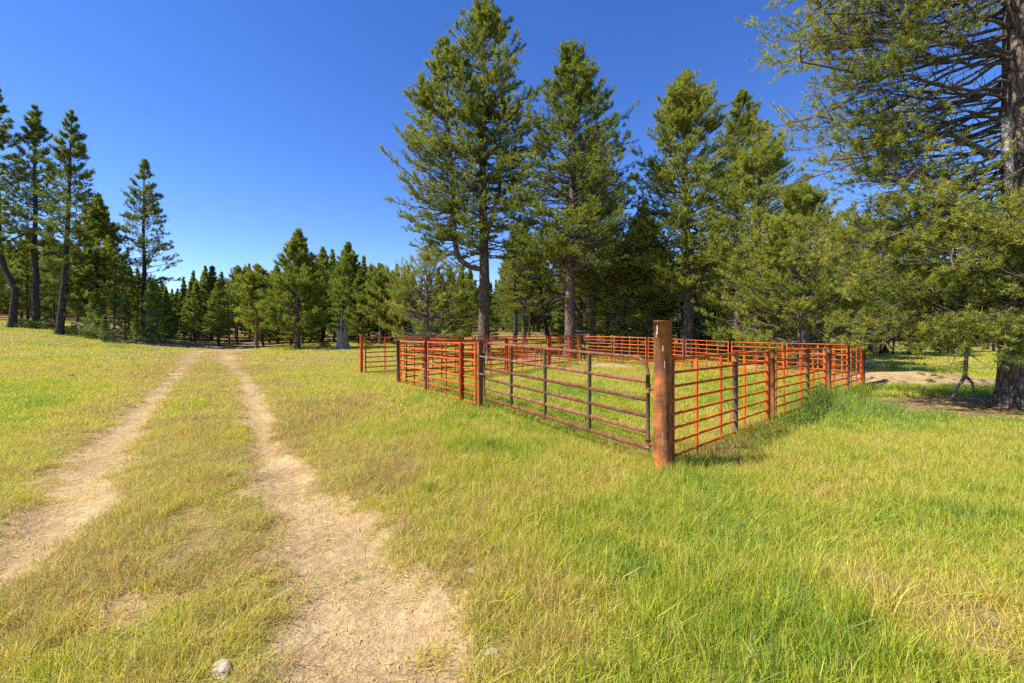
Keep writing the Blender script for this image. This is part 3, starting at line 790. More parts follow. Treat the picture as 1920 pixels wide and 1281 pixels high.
def build_trees():
    # --- the tall forked pine behind the corral
    D = 31.0; x, y = at(907, D); b = gz1(x, y)
    Htop = CAMZ + (HOR + 25) * D / F - b
    k = np.linspace(0, 1, 14)
    p1 = np.c_[np.interp(k, [0, .2, .5, 1], [0, .05, -.1, 0]), np.interp(k, [0, .5, 1], [0, .2, 0]), k * Htop]
    A = pine(1, Htop, .40, 255, oval(4.7, .42, .7, .75, .25), t0=.26, path=p1, lat=11, clump=(.85, .385), nn=18, tuft=.215, width=.17, nt=4, bare_in=.34, dead=26, tint0=.46)
    zf = CAMZ + (HOR - 505) * D / F - b
    H2 = CAMZ + (HOR - 75) * D / F - b
    px2 = [(-.1, zf), (-.9, zf + .15), (-1.75, zf + .75), (-2.0, zf + 2.0), (-2.0, zf + 5.0), (-2.35, zf + 9), (-2.6, H2)]
    kk = np.linspace(0, 1, 20); pz = np.array(px2); ck = np.r_[0, np.cumsum(np.hypot(*np.diff(pz, axis=0).T))]; ck /= ck[-1]
    p2 = np.c_[np.interp(kk, ck, pz[:, 0]), -.25 * kk, np.interp(kk, ck, pz[:, 1])]
    B = pine(2, H2 - zf, .18, 160, oval(4.5, .36, .8, .6, .1), t0=.13, path=p2, lat=10, clump=(.85, .385), nn=18, tuft=.215, width=.17, nt=4, bare_in=.34, dead=16, flare=0, az_bias=(PI, .5, .9), tint0=.48)
    p3 = np.c_[.15 + .95 * np.minimum(1, kk * 3), .35 * np.minimum(1, kk * 3), zf + 2.2 + kk * (Htop * .72 - zf - 2.2)]
    C = pine(3, 9, .15, 70, oval(2.6, .5, .7, .6, .2), t0=.25, path=p3, lat=9, clump=(.85, .42), nn=18, tuft=.21, width=.17, nt=4, bare_in=.36, dead=8, flare=0, tint0=.42)
    tr = join([A[0], B[0], C[0]]); lm = join([A[1], B[1], C[1]])
    cr = join([(A[2][0], A[2][1]), (B[2][0], B[2][1]), (C[2][0], C[2][1])])
    t = Tree((tr, lm, (cr[0], cr[1], np.r_[A[2][2], B[2][2], C[2][2]])))
    t.place(x, y, 'tallest pine behind the corral, its trunk forking low into upright stems', z=b)

    # --- conical pines in the middle distance
    def cfit(seed, px, D, py_top, w, nb, tm, **kw):
        x, y = at(px, D); b = gz1(x, y); H = CAMZ + (HOR - py_top) * D / F - b
        return Tree(pine(seed, H, kw.pop('r0', .34), nb, kw.pop('prof', None) or cone(w, .38, .85, .15, .7), t0=tm, **kw), bark=kw.get('bark_', 'bark')), x, y, b
    K = dict(clump=(.85, .39), nn=18, tuft=.215, width=.17, nt=4, lat=10)
    t2, x, y, b = cfit(11, 1067, 28.5, 80, 4.1, 290, .27, dead=70, prof=oval(4.6, .40, .8, .85, .25), bare_fn=lambda t: .48 - .3 * t, tint0=.50, **K)
    t2.place(x, y, 'tall dense pine with dark straight trunk behind the far corral corner', z=b)
    t3, x, y, b = cfit(12, 1288, 28.5, 138, 3.4, 290, .24, dead=70, prof=oval(4.0, .42, .66, .95, .2), bare_fn=lambda t: .45 - .3 * t, tint0=.60, **K)
    t3.place(x, y, 'tall round topped pine with grey dead lower branches behind the corral', z=b)
    t4, x, y, b = cfit(13, 1378, 36, 172, 3.5, 230, .26, dead=40, prof=oval(3.9, .44, .7, .9, .25), tint0=.58, **K)
    t4.place(x, y, 'slim pointed pine standing just behind the round topped pine', z=b)
    t5, x, y, b = cfit(14, 1420, 25, 243, 3.2, 190, .12, dead=26, prof=oval(3.2, .40, .66, .95, .1), bare_fn=lambda t: .38 - .25 * t, tint0=.62, r0=.2, clump=(.75, .42), nn=18, tuft=.19, width=.16, nt=4, lat=8)
    t5.place(x, y, 'sunlit olive pine with a pale thin trunk beyond the fence', z=b)
    t6, x, y, b = cfit(15, 1507, 21.5, 350, 4.0, 190, .10, dead=26, prof=oval(3.3, .34, .7, .98, .08), bare_fn=lambda t: .30 - .15 * t, tint0=.66, r0=.28, clump=(.75, .42), nn=18, tuft=.165, width=.15, nt=5, lat=10, e_low=-10)
    t6.place(x, y, 'broad low pine with yellowish needles and stout trunk beyond the right fence', z=b)
    # trees that stand among the big ones
    x, y = at(1113, 36); t2.place(x, y, 'dark pine trunk and crown half hidden right of the tall dense pine', 2.2, .84, .86)
    x, y = at(1088, 41); t3.place(x, y, 'thin dark pine right behind the tall dense pine', 1.2, .8, .86)
    x, y = at(1213, 33); t4.place(x, y, 'short dark leaning pine between the tall dense and round topped pines', .6, .62, .52, lean=(0, -.06))
    x, y = at(1196, 38); t4.place(x, y, 'short dark pine with thin leaning trunk behind a leaning neighbour', 3.6, .6, .55, lean=(0, -.08))
    x, y = at(1338, 42); t5.place(x, y, 'small shaded pine in the gap behind the slim pointed pine', 4.0, .95, .8)
    x, y = at(1570, 33); t6.place(x, y, 'bushy pine in the wood behind the broad low pine', 2.0, 1.0, .95)
    x, y = at(985, 40); t4.place(x, y, 'green pine between the two tallest pines', 4.4, .62, .5)
    x, y = at(1630, 42); t5.place(x, y, 'yellowish pine in the wood behind the corral end post', 3.1, 1.1, 1.0)
    x, y = at(1160, 31); t5.place(x, y, 'sunlit bushy pine between the tall dense pine and the leaning ones', 2.6, .78, .62)
    # grey twiggy, half-dead young pine left of the forked one
    G, x, y, b = cfit(16, 800, 28, 485, 3.0, 120, .08, dead=80, prof=oval(2.9, .45, .55, .85, .05), bare_fn=lambda t: .58, tint0=.58, r0=.12, nn=10, tuft=.21, width=.12, nt=3, lat=8, e_low=-5, brown=.02)
    G.place(x, y, 'twiggy half dead young pine crowding the forked pine', z=b)

    # --- young pines at the meadow edge
    Y1, x, y, b = cfit(21, 558, 34, 432, 2.7, 150, .17, dead=10, prof=cone(2.7, .28, .85, .12, .75), tint0=.52, r0=.17, nn=18, tuft=.22, width=.17, nt=4, lat=7, e_low=-5, e_top=55, bare_in=.15)
    Y1.place(x, y, 'full conical young pine standing alone at the edge of the meadow', z=b)
    Y2, x, y, b = cfit(22, 482, 36, 500, 1.9, 110, .22, dead=8, prof=oval(2.0, .42, .75, .7, .15), tint0=.55, r0=.13, nn=18, tuft=.21, width=.17, nt=4, lat=6, e_low=-5, e_top=55, bare_in=.15)
    Y2.place(x, y, 'slim young pine with a clear lower trunk beside the track bend', z=b)
    x, y = at(712, 40); Y2.place(x, y, 'yellow green young pine in front of the wood left of the corral', 2.0, 1.0, 1.05)
    x, y = at(655, 46); Y1.place(x, y, 'taller conical pine rising behind the broken stump', 1.1, 1.0, 1.12)
    x, y = at(520, 45); Y1.place(x, y, 'conical young pine directly behind the slim young pine', 3.1, .9, .85)
    x, y = at(604, 48); Y1.place(x, y, 'conical pine in the gap between the lone young pine and the stump', 4.0, .85, 1.1)

    # --- left: tall bare-stemmed pines on the bank
    def lfit(seed, px, D, ytop, lab, path=None, **kw):
        x, y = at(px, D); b = gz1(x, y); H = CAMZ + (HOR - ytop) * D / F - b
        pth = path(H) if path else None
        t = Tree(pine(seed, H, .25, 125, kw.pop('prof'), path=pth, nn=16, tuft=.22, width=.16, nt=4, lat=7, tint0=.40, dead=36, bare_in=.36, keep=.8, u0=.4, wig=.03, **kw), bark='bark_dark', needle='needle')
        t.place(x, y, lab, z=b)
        return t
    bend = lambda H: np.c_[np.interp(np.linspace(0, 1, 20), [0, .11, .15, .19, .24, .35, 1], [0, .22, .36, .0, -.62, -1.05, -1.2]), np.zeros(20), np.linspace(0, H, 20)]
    lfit(31, 22, 37, 165, 'pine on the bank with a sharply crooked trunk', bend, prof=cone(2.6, .5, .8, .25, .7), t0=.30)
    lfit(32, 66, 38, 200, 'straight bare stemmed pine on the bank beside the crooked one', prof=cone(2.25, .55, .75, .25, .7), t0=.34)
    lean = lambda H: np.c_[np.interp(np.linspace(0, 1, 14), [0, .25, .6, 1], [0, .45, .75, 1.0]), np.zeros(14), np.linspace(0, H, 14)]
    L3 = lfit(33, 111, 36, 208, 'bare stemmed pine leaning slightly, nearest the brush pile', lean, prof=cone(2.3, .5, .72, .25, .7), t0=.30)
    L4 = lfit(34, 268, 46, 300, 'lone tall pine with clear trunk behind the brush pile', prof=cone(2.9, .42, .75, .2, .8), t0=.28)
    x, y = at(183, 44); Y1.place(x, y, 'dark conical pine behind the brush pile', .4, 1.25, 1.45)
    x, y = at(-60, 40); L3.place(x, y, 'bare stemmed pine beyond the crooked pine', 2.4, 1.0, 1.0)
    r = np.random.default_rng(8)
    for i, px in enumerate((965, 1030, 1140, 1175, 1232, 1262, 1330, 1365, 1450, 1490, 1545, 1600, 1660, 1705)):
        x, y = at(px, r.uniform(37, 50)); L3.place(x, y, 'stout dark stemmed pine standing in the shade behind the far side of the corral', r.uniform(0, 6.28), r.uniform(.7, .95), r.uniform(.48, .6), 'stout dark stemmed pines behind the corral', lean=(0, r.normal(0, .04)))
    # small young firs in front of the wood on the left
    S1 = Tree(pine(41, 5.2, .09, 70, cone(1.35, .2, .9, .05, .8), t0=.08, nn=10, tuft=.2, width=.14, nt=3, lat=6, e_low=0, e_top=55, bare_in=.1, dead=0, tint0=.5), needle='needle_cool')
    for px, D, s, lab in ((284, 38, 1.0, 'bright bluish young fir at the foot of the lone tall pine'), (181, 36, .75, 'small young fir in front of the brush pile'), (236, 38, .72, 'small dark fir between brush pile and lone pine'),
                          (303, 37, .45, 'knee high fir sapling beside the sandy bank'), (255, 36, .42, 'fir sapling in the brush below the lone tall pine'), (195, 35, .4, 'tiny fir sapling beside the small young fir')):
        x, y = at(px, D); S1.place(x, y, lab, px * .7, s, name='young_fir')

    # --- the big pine at the right, close to the corral
    x, y = at(1922, 10.7); b = gz1(x, y); H = 17.5
    k = np.linspace(0, 1, 20)
    pth = np.c_[np.interp(k, [0, .3, .6, 1], [0, .0, -.12, .1]), .1 * np.sin(k * 4), k * H]
    def prof(t):
        z = t * H
        return float(np.interp(z, [0, 1.6, 3.0, 5, 7, 9, 11, 14, 17.5], [2.8, 3.4, 4.0, 4.4, 4.8, 5.0, 4.4, 2.8, .4]))
    # limbs reaching out over the corral side
    r = np.random.default_rng(5)
    ex = []
    for z0, z1, n, L, e, u, b0 in ((2.2, 4.8, 74, (2.4, 4.2), (-26, 4), (-.06, .20), .55), (4.4, 7.0, 26, (3.0, 4.2), (-26, -2), (-.05, .16), .45), (7.0, 12.5, 56, (3.4, 5.5), (-24, 0), (-.04, .2), .22)):
        for i in range(n):
            ex.append((r.uniform(z0, z1) / H, PI + r.normal(b0, .6), r.uniform(*L), r.uniform(*e), r.uniform(*u)))
    ex = np.array(ex).T
    Hm = pine(51, H, .43, 105, prof, t0=.10, path=pth, lat=18, lat_ratio=.25, lat_in=1.7, nt=6, nn=26, tuft=.115, width=.125, e_low=-22, e_top=30, upturn=.16, dead=100, tint0=.67, tvar=.22,
              brown=.014, extra=tuple(ex), bare_fn=lambda t: float(np.interp(t * H, [0, 3, 4.6, 6.5, 9, 12, 17], [.10, .12, .28, .46, .44, .35, .2])), sides=22, flare=.32, wig=.042,
              u0=.35, jit=.6, spread=(.3, 1.5), az_gap=(PI + .73, .6, 4.6 / H), clump=(.6, .43), limb=.0072, dead_lo=.20)
    t = Tree(Hm, twig='twig')
    e = t.place(x, y, 'huge old pine with a thick trunk and low sweeping branches beside the corral', z=b, name='old_pine_tree')
    # broken limb hanging against its trunk
    def zz(py, D=10.2): return CAMZ + (HOR - py) * D / F - b
    def xx(px, D=10.2): return (px - 960) / F * D - x
    lp = np.array([(xx(1900), -.35, zz(215)), (xx(1895), -.42, zz(250)), (xx(1888), -.5, zz(282)), (xx(1893), -.5, zz(315)), (xx(1891), -.5, zz(345)), (xx(1902), -.52, zz(365)), (xx(1918), -.5, zz(385))])
    V, q = batch_tubes(lp[None], np.array([[.085, .085, .095, .08, .07, .055, .045]]), 10)
    o = link('hanging_limb', mesh_np('hanging_limb', V, q, M['dead'], True), e); o['label'] = 'pale broken limb hanging against the trunk'
    lp = np.array([(xx(1880), -.3, zz(284)), (xx(1850), -.4, zz(277)), (xx(1815), -.5, zz(265)), (xx(1780), -.55, zz(250))])
    V, q = batch_tubes(lp[None], np.array([[.085, .075, .06, .05]]), 8)
    o = link('broken_limb', mesh_np('broken_limb', V, q, M['twig'], True), e); o['label'] = 'broken limb stub reaching out from the trunk'
    # its needle-litter: twigs on the ground under it come with the small things

    # --- the wood behind: individual trees of a few builds, then the far mass
    W = []
    for s in range(3):
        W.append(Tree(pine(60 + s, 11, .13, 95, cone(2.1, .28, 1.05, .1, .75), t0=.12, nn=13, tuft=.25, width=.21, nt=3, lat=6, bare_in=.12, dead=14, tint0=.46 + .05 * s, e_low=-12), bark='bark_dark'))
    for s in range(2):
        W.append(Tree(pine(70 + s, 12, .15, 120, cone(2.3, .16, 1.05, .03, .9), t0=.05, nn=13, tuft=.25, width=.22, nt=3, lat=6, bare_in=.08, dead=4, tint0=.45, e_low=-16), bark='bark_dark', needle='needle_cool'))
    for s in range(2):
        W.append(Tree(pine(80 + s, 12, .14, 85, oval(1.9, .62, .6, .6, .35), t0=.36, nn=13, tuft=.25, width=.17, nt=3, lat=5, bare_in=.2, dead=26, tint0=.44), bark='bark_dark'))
    kinds = [('slender sunlit pine', 'slender pines')] * 3 + [('dense dark fir', 'dark firs')] * 2 + [('thin bare stemmed pine', 'bare stemmed pines')] * 2
    regions = [(240, 'the wood behind the brush heaps'), (430, 'the wood beyond the bend of the track'), (620, 'the wood behind the lone conical young pine'), (860, 'the wood behind the stump and half dead pine'),
               (1180, 'the wood behind the two tallest pines'), (1460, 'the wood behind the round topped pine'), (9999, 'the wood beyond the dirt mound')]
    # skyline: photo x -> height of the tree tops
    SKX = [-200, 0, 60, 120, 200, 240, 300, 322, 345, 365, 400, 430, 445, 470, 500, 540, 600, 650, 690, 745, 800, 900, 1000, 1200, 1500, 1700, 2100]
    SKY = [400, 440, 430, 460, 470, 500, 530, 560, 530, 515, 500, 520, 500, 500, 520, 500, 480, 470, 490, 495, 510, 500, 480, 470, 470, 480, 480]
    for k, px, D, ht, wd, lab in ((3, 396, 47, 500, 1.45, 'broad dense dark fir right beside the bend of the track'), (0, 345, 52, 520, .95, 'slender pine left of the bend of the track'), (1, 362, 57, 508, .95, 'pine with a spiky top beyond the bend of the track'),
                           (4, 330, 50, 548, .8, 'small dark fir low on the sandy bank'), (0, 442, 52, 500, .9, 'pine right of the broad dense fir'), (2, 460, 56, 496, .9, 'twin topped pine behind the slim young pine'), (4, 312, 46, 590, .7, 'low dark fir at the top of the sandy bank')):
        x, y = at(px, D); b = gz1(x, y); Hs = CAMZ + (HOR - ht) * D / F - b
        W[k].place(x, y, lab, px * .37, (Hs / 11.5) * wd, Hs / (11 if k < 3 else 12), z=b)
    r = np.random.default_rng(77)
    n = 0; tries = 0; taken = []
    while n < 285 and tries < 9000:
        tries += 1
        px = r.uniform(-120, 2040); D = 36 + 60 * r.uniform() ** 1.35
        if r.uniform() < .22: px = r.uniform(285, 790); D = r.uniform(39, 58)
        x, y = at(px, D)
        fe = float(forest_edge(np.array([x]), np.array([y]))[0])
        if fe < 2.0: continue
        if any((x - a) ** 2 + (y - c) ** 2 < 3.0 for a, c in taken): continue
        # keep the track's own gap open
        if abs(px - 385) < 16 and D < 75: continue
        b = gz1(x, y)
        Hs = CAMZ + (HOR - np.interp(px, SKX, SKY) - (abs(r.normal(0, 26)) - 6)) * D / F - b
        Hs = float(np.clip(Hs, 4.5, 17))
        k = int(r.choice(7, p=[.2, .18, .18, .14, .12, .09, .09])) if px < 900 else int(r.choice(7, p=[.12, .12, .12, .06, .06, .26, .26]))
        where = next(t_ for lim, t_ in regions if px < lim)
        how = 'fronting ' if fe < 9 else 'deep in ' if fe > 28 else 'standing inside '
        lab = kinds[k][0] + ' ' + how + where; grp = kinds[k][1] + ' ' + how + where
        h0 = 11 if k < 3 else 12
        sx = float(np.clip(Hs / h0, .6, 1.25)) * r.uniform(.85, 1.15)
        W[k].place(x, y, lab, r.uniform(0, 6.28), sx, Hs / h0, grp, lean=(r.normal(0, .015), r.normal(0, .015)), limbs=(D < 62 or k >= 5), z=b)
        taken.append((x, y)); n += 1
    # the far mass that closes the wood
    m = 1500
    D = r.uniform(80, 200, m); px = r.uniform(-700, 2700, m); x = (px - 960) / F * D; y = D
    keep = forest_edge(x, y) > 4
    x, y, D, px = x[keep], y[keep], D[keep], px[keep]; m = len(x); z = gz(x, y)
    Hs = np.clip(CAMZ + (HOR - np.interp(px, SKX, SKY) - r.uniform(0, 40, m)) * np.minimum(D, 115) / F - z, 6, 15)
    pro = []
    for w_ in (W[0], W[3], W[4]):
        me = w_.crown.copy(); tv = np.zeros(len(w_.trunk.vertices) * 3); w_.trunk.vertices.foreach_get('co', tv); tv = tv.reshape(-1, 3)
        cv = np.zeros(len(me.vertices) * 3); me.vertices.foreach_get('co', cv); cv = cv.reshape(-1, 3)
        tt = np.zeros(len(cv)); me.attributes['tint'].data.foreach_get('value', tt)
        tq = np.array([p.vertices[:] for p in w_.trunk.polygons])
        ct = np.arange(len(cv)).reshape(-1, 3)
        mi = np.r_[np.zeros(len(ct), int), np.ones(len(tq), int)]
        pro.append(mesh_np('far_pine', np.vstack([cv, tv]), [ct, tq + len(cv)], [M['needle'], M['bark_dark']], False, {'tint': np.r_[tt, np.zeros(len(tv))]}, mi))
    s = (Hs / 11.5)
    scatter('distant_forest', np.c_[x, y, z - .05], np.c_[np.zeros(m), np.zeros(m), r.uniform(0, 6.28, m)], np.c_[np.clip(s, .7, 1.3), np.clip(s, .7, 1.3), s], np.full(m, .45), pro,
            'far dense pine forest closing the view behind the nearer trees', 'forest')
build_trees()

# ------------------------------------------------------------------ corral
def tube_mesh(name, path, rad, mat, sides=10, closed_caps=True):
    P = np.asarray(path, float); R = np.full(len(P), rad) if np.isscalar(rad) else np.asarray(rad, float)
    V, q = batch_tubes(P[None], R[None], sides)
    n = len(P)
    me = bpy.data.meshes.new(name)
    faces = [tuple(f) for f in q] + [tuple(range(sides))[::-1], tuple(range((n - 1) * sides, n * sides))]
    me.from_pydata([tuple(v) for v in V], [], faces); me.materials.append(mat)
    for p in me.polygons: p.use_smooth = len(p.vertices) == 4
    return me
_unit = {}
def rail_unit(mat, rad, flat=1.0):
    k = (mat, rad, flat)
    if k not in _unit:
        me = tube_mesh('rail', [(0, 0, 0), (.5, 0, 0), (1, 0, 0)], rad, M[mat], 10)
        if flat != 1.0:
            for v in me.vertices: v.co.y *= flat
        _unit[k] = me
    return _unit[k]
def box_mesh(name, sx, sy, sz, mat, bev=.004):
    import bmesh
    bm = bmesh.new(); bmesh.ops.create_cube(bm, size=1)
    for v in bm.verts: v.co = (v.co.x * sx, v.co.y * sy, v.co.z * sz)
    bmesh.ops.bevel(bm, geom=bm.edges[:], offset=bev, segments=1, affect='EDGES')
    me = bpy.data.meshes.new(name); bm.to_mesh(me); bm.free(); me.materials.append(M[mat]); return me
_ub = {}
def upright_unit(mat, w, d):
    k = (mat, w, d)
    if k not in _ub:
        me = box_mesh('upright', w, d, 1.0, mat, .004)
        for v in me.vertices: v.co.z += .5
        _ub[k] = me
    return _ub[k]

def panel(A, B, zA, zB, label, ups=(.33, .66), rails=8, gap=.186, mat='orange', umat=None, name='corral_panel', group=None, plate_end=False, h_low=None, ends=True, r=.0205):
    """welded pipe panel from A to B (x,y); zA,zB heights of its top rail"""
    A = np.array(A, float); B = np.array(B, float)
    d = B - A; L = np.hypot(*d); ang = math.atan2(d[1], d[0])
    e = link(name, None, loc=(A[0], A[1], zA - gap * (rails - 1)), rot=(0, 0, ang))
    tag(e, label, 'fence panel', group)
    umat = umat or mat
    slope = (zB - zA)
    pit = -math.atan2(slope, L)
    RL = math.hypot(L, slope)
    for k in range(rails):
        o = link('rail', rail_unit(mat, r * (1.12 if k == rails - 1 else 1.0), .8), e, (0, 0, gap * k), (0, pit, 0), (RL, 1, 1))
    H = gap * (rails - 1)
    for i, t in enumerate(([0.012, 1 - .012] if ends else []) + list(ups)):
        off = .034 if i >= (2 if ends else 0) else 0.0
        w = .034
        if ends and i < 2: w = .045
        if plate_end and ends and i == 1: w = .14
        o = link('upright', upright_unit(umat, w, .034 if w < .09 else .06), e, (L * t, -off * .0 + (.036 if off else 0.0), slope * t - .10), None, (1, 1, H + .10 - (.012 if off else -.03)))
    return e

def pipe_post(x, y, top, rad, mat, label, name='pipe_post', sleeve=None, cap=True, square=False, cat='post', group=None):
    b = gz1(x, y)
    e = link(name, None, loc=(x, y, b)); tag(e, label, cat, group)
    h = top - b
    if square:
        link('shaft', box_mesh('shaft', rad * 2, rad * 2, h + .3, mat, .008), e, (0, 0, (h - .3) / 2), (0, 0, .55))
        link('cap', box_mesh('cap', rad * 2.1, rad * 2.1, .012, mat, .003), e, (0, 0, h + .008), (0, 0, .55))
    else:
        me = tube_mesh('shaft', [(0, 0, -.3), (0, 0, h * .5), (0, 0, h)], rad, M[mat], 18)
        link('shaft', me, e)
        if sleeve: link('sleeve', tube_mesh('sleeve', [(0, 0, h - sleeve), (0, 0, h + .006)], rad * 1.13, M['rust'], 18), e)
        elif cap: link('cap', tube_mesh('cap', [(0, 0, h - .004), (0, 0, h + .010)], rad * 1.05, M[mat], 18), e)
    return e

def build_corral():
    # --- heavy corner post the gate hangs from
    px, py = 1.955, 5.9
    b = gz1(px, py); R = .115; top = CAMZ + (HOR - 604) * py / F
    e = link('gate_post', None, loc=(px, py, b)); tag(e, 'thick rusty steel pipe post carrying the maroon gate', 'post')
    h = top - b
    link('pipe', tube_mesh('pipe', [(0, 0, -.4), (0, 0, .4), (0, 0, .85), (0, 0, 1.3), (0, 0, h)], R, M['rust'], 40), e)
    link('cap', tube_mesh('cap', [(0, 0, h - .002), (0, 0, h + .004), (0, 0, h + .016), (0, 0, h + .02)], [R * .97, R * 1.012, R * 1.012, R * .99], M['rust'], 40), e)
    zs = CAMZ + (HOR - 766) * py / F - b
    link('weld_seam', tube_mesh('weld_seam', [(0, 0, zs - .006), (0, 0, zs), (0, 0, zs + .006)], [R * 1.002, R * 1.022, R * 1.002], M['rust'], 40), e)
    def on_pipe(a, z, w, hh, th, nm, mat):
        # a curved strip hugging the pipe; a = bearing on the pipe
        n = 7; aa = np.linspace(a - w / R / 2, a + w / R / 2, n)
        V = []
        for rr in (R + .001, R + th):
            for z_ in (z, z + hh):
                V += [(rr * math.cos(q), rr * math.sin(q), z_) for q in aa]
        F_ = []
        for i in range(n - 1):
            F_ += [(2*n+i, 2*n+i+1, 3*n+i+1, 3*n+i), (i+1, i, n+i, n+i+1), (n+i, n+i+1, 3*n+i+1, 3*n+i)[::-1], (i, i+1, 2*n+i+1, 2*n+i)[::-1]]
        F_ += [(0, 2*n, 3*n, n), (n-1, 2*n-1, 4*n-1, 3*n-1)]
        me = bpy.data.meshes.new(nm); me.from_pydata(V, [], F_); me.materials.append(M[mat]); me.update()
        return link(nm, me, e)
    cam_b = math.atan2(-py, -px)
    zz = lambda yy: CAMZ + (HOR - yy) * py / F - b
    on_pipe(cam_b + .44, zz(818), .036, zz(730) - zz(818), .018, 'strap', 'rustdark')
    for da, y0, y1, w in ((-.62, 627, 611, .010), (-.75, 634, 623, .006), (.02, 658, 648, .006), (.20, 690, 676, .005), (.02, 834, 806, .003), (0.0, 880, 874, .008)):
        on_pipe(cam_b + da, zz(y0), w, zz(y1) - zz(y0), .0025, 'paint_drip', 'whitepaint')

    # --- the maroon gate
    G0 = np.array([-.60, 9.80]); G1 = np.array([1.80, 6.02])      # latch end, hinge end
    d = G1 - G0; L = float(np.hypot(*d)); ang = math.atan2(d[1], d[0])
    zt0, zt1 = 1.63, 1.47; hg = 1.20
    g = link('farm_gate', None, loc=(G0[0], G0[1], zt0 - hg), rot=(0, 0, ang))
    tag(g, 'maroon tubular farm gate with rounded top corners hung on the thick post', 'gate')
    sl = (zt1 - zt0) / L
    def P(x, z): return (x, 0, z + sl * x)
    rc = .22
    arc0 = [P(rc - rc * math.sin(a), hg - rc + rc * math.cos(a)) for a in np.linspace(0, PI / 2, 9)]
    arc1 = [P(L - rc + rc * math.sin(a), hg - rc + rc * math.cos(a)) for a in np.linspace(0, PI / 2, 9)]
    link('top_rail', tube_mesh('top_rail', arc0[::-1] + arc1, .024, M['maroon'], 12), g)
    link('end_stile', tube_mesh('end_stile', [P(0, hg - rc - .001), P(0, 0)], .0235, M['greenpaint'], 12), g)
    link('end_stile', tube_mesh('end_stile', [P(L, hg - rc - .001), P(L, -.03)], .026, M['greenpaint'], 12), g)
    gr = [0.0, .185, .375, .565, .775, .985][:5]
    for k, z in enumerate([0.012, .225, .43, .65, .89]):
        me = box_mesh('rail', L - .04, .032, .056 if k else .060, 'maroon', .014)
        link('rail', me, g, ((L) / 2, 0, z + sl * L / 2), (0, -math.atan(sl), 0))
    for t in (.245, .49, .745):
        me = box_mesh('brace', .045, .052, hg - .012, 'greenpaint', .008)
        o = link('brace', me, g, (L * t, 0, (hg - .03) / 2 + sl * L * t))
    for z in (.07, .80):
        hg_ = link('hinge', tube_mesh('hinge', [P(L, z - .055), P(L, z + .055)], .036, M['maroon'], 14), g)
        link('hinge_pin', tube_mesh('hinge_pin', [P(L + .02, z), P(L + .12, z)], .022, M['maroon'], 10), hg_)
    # drop latch
    link('latch_lever', tube_mesh('latch_lever', [(.18, -.05, hg - .42), (.20, -.05, hg - .1), (.21, -.04, hg + .17)], .013, M['steel'], 8), g)
    link('latch_bar', tube_mesh('latch_bar', [(-.10, -.05, hg - .30), (.10, -.055, hg - .31), (.30, -.05, hg - .335)], .014, M['steel'], 8), g)
    link('latch_bar', tube_mesh('latch_bar', [(-.10, -.05, hg - .68), (.11, -.055, hg - .69)], .014, M['steel'], 8), g)
    link('latch_rod', tube_mesh('latch_rod', [(.11, -.055, hg - .31), (.115, -.055, hg - .69)], .011, M['greenpaint'], 8), g)

    # --- right-hand run
    pipe_post(3.74, 7.62, 1.50, .042, 'darkpipe', 'dark pipe post with rusty sleeve at the middle of the first right panel', sleeve=.16)
    panel((2.11, 6.03), (4.97, 8.81), 1.463, 1.465, 'near orange corral panel fixed to the thick rusty post', ups=(.215, .44, .70), plate_end=True)
    pipe_post(5.15, 8.98, 1.50, .042, 'rust', 'rusty sleeved pipe post between the first and second right panels', sleeve=.17)
    panel((5.27, 9.12), (8.30, 12.05), 1.46, 1.44, 'second orange panel of the right run between two rusty posts', ups=(.17, .47, .74), plate_end=True)
    pipe_post(6.98, 10.74, 1.49, .040, 'rust', 'rusty pipe post at the middle of the second right panel')
    pipe_post(8.50, 12.20, 1.51, .045, 'rust', 'rusty sleeved pipe post between the second and third right panels', sleeve=.18)
    panel((8.62, 12.32), (10.10, 13.70), 1.46, 1.46, 'short orange panel near the far end of the right run', ups=(.25, .75))
    pipe_post(10.20, 13.82, 1.49, .048, 'darkpipe', 'dark pipe post before the last right panel')
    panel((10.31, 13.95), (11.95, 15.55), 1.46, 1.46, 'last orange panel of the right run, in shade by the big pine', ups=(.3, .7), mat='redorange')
    pipe_post(12.05, 15.68, 1.47, .055, 'redorange', 'red orange round post beside the dark end corner post')
    pipe_post(12.22, 15.86, 1.52, .075, 'darkpipe', 'dark corner post at the end of the right run')

    # --- far run, from the end corner to the back corner
    C1 = np.array([12.1, 16.1]); C2 = np.array([4.25, 27.0])
    zt = lambda t: float(np.interp(t, [0, .318, .653, 1], [1.47, 1.52, 1.70, 1.79]))
    ts = [0.0, .17, .335, .50, .66, .83, 1.0]
    names = ['far run panel joining the dark corner post', 'second far run panel from the dark corner post', 'third far run panel from the dark corner post',
             'fourth far run panel from the dark corner post', 'fifth far run panel from the dark corner post', 'greenish gate panel closing the far run at the back corner']
    for i in range(6):
        a = C1 + (C2 - C1) * (ts[i] + .004); c = C1 + (C2 - C1) * (ts[i + 1] - .004)
        panel(c, a, zt(ts[i + 1]), zt(ts[i]), 'orange ' + names[i] if i < 5 else names[i], ups=(.25, .5, .75) if i != 5 else (.5,), mat='orange' if i < 5 else 'orange', umat=None if i < 5 else 'greenpaint')
    for t, m, nm in ((.115, 'rust', 'rusty post behind the first far run panel'), (.48, 'rust', 'rusty post behind the middle of the far run'), (.665, 'darkpipe', 'dark post near the back end of the far run')):
        p = C1 + (C2 - C1) * t + np.array([.12, .08]); pipe_post(p[0], p[1], zt(t) - .06, .055, m, nm)
    pipe_post(C2[0] - .25, C2[1] - .2, 1.82, .10, 'rust', 'thick rusty post at the back corner of the corral')

    # --- back run, and the inner alley fence
    B0 = np.array([-5.54, 17.0]); B1 = np.array([3.9, 26.6])
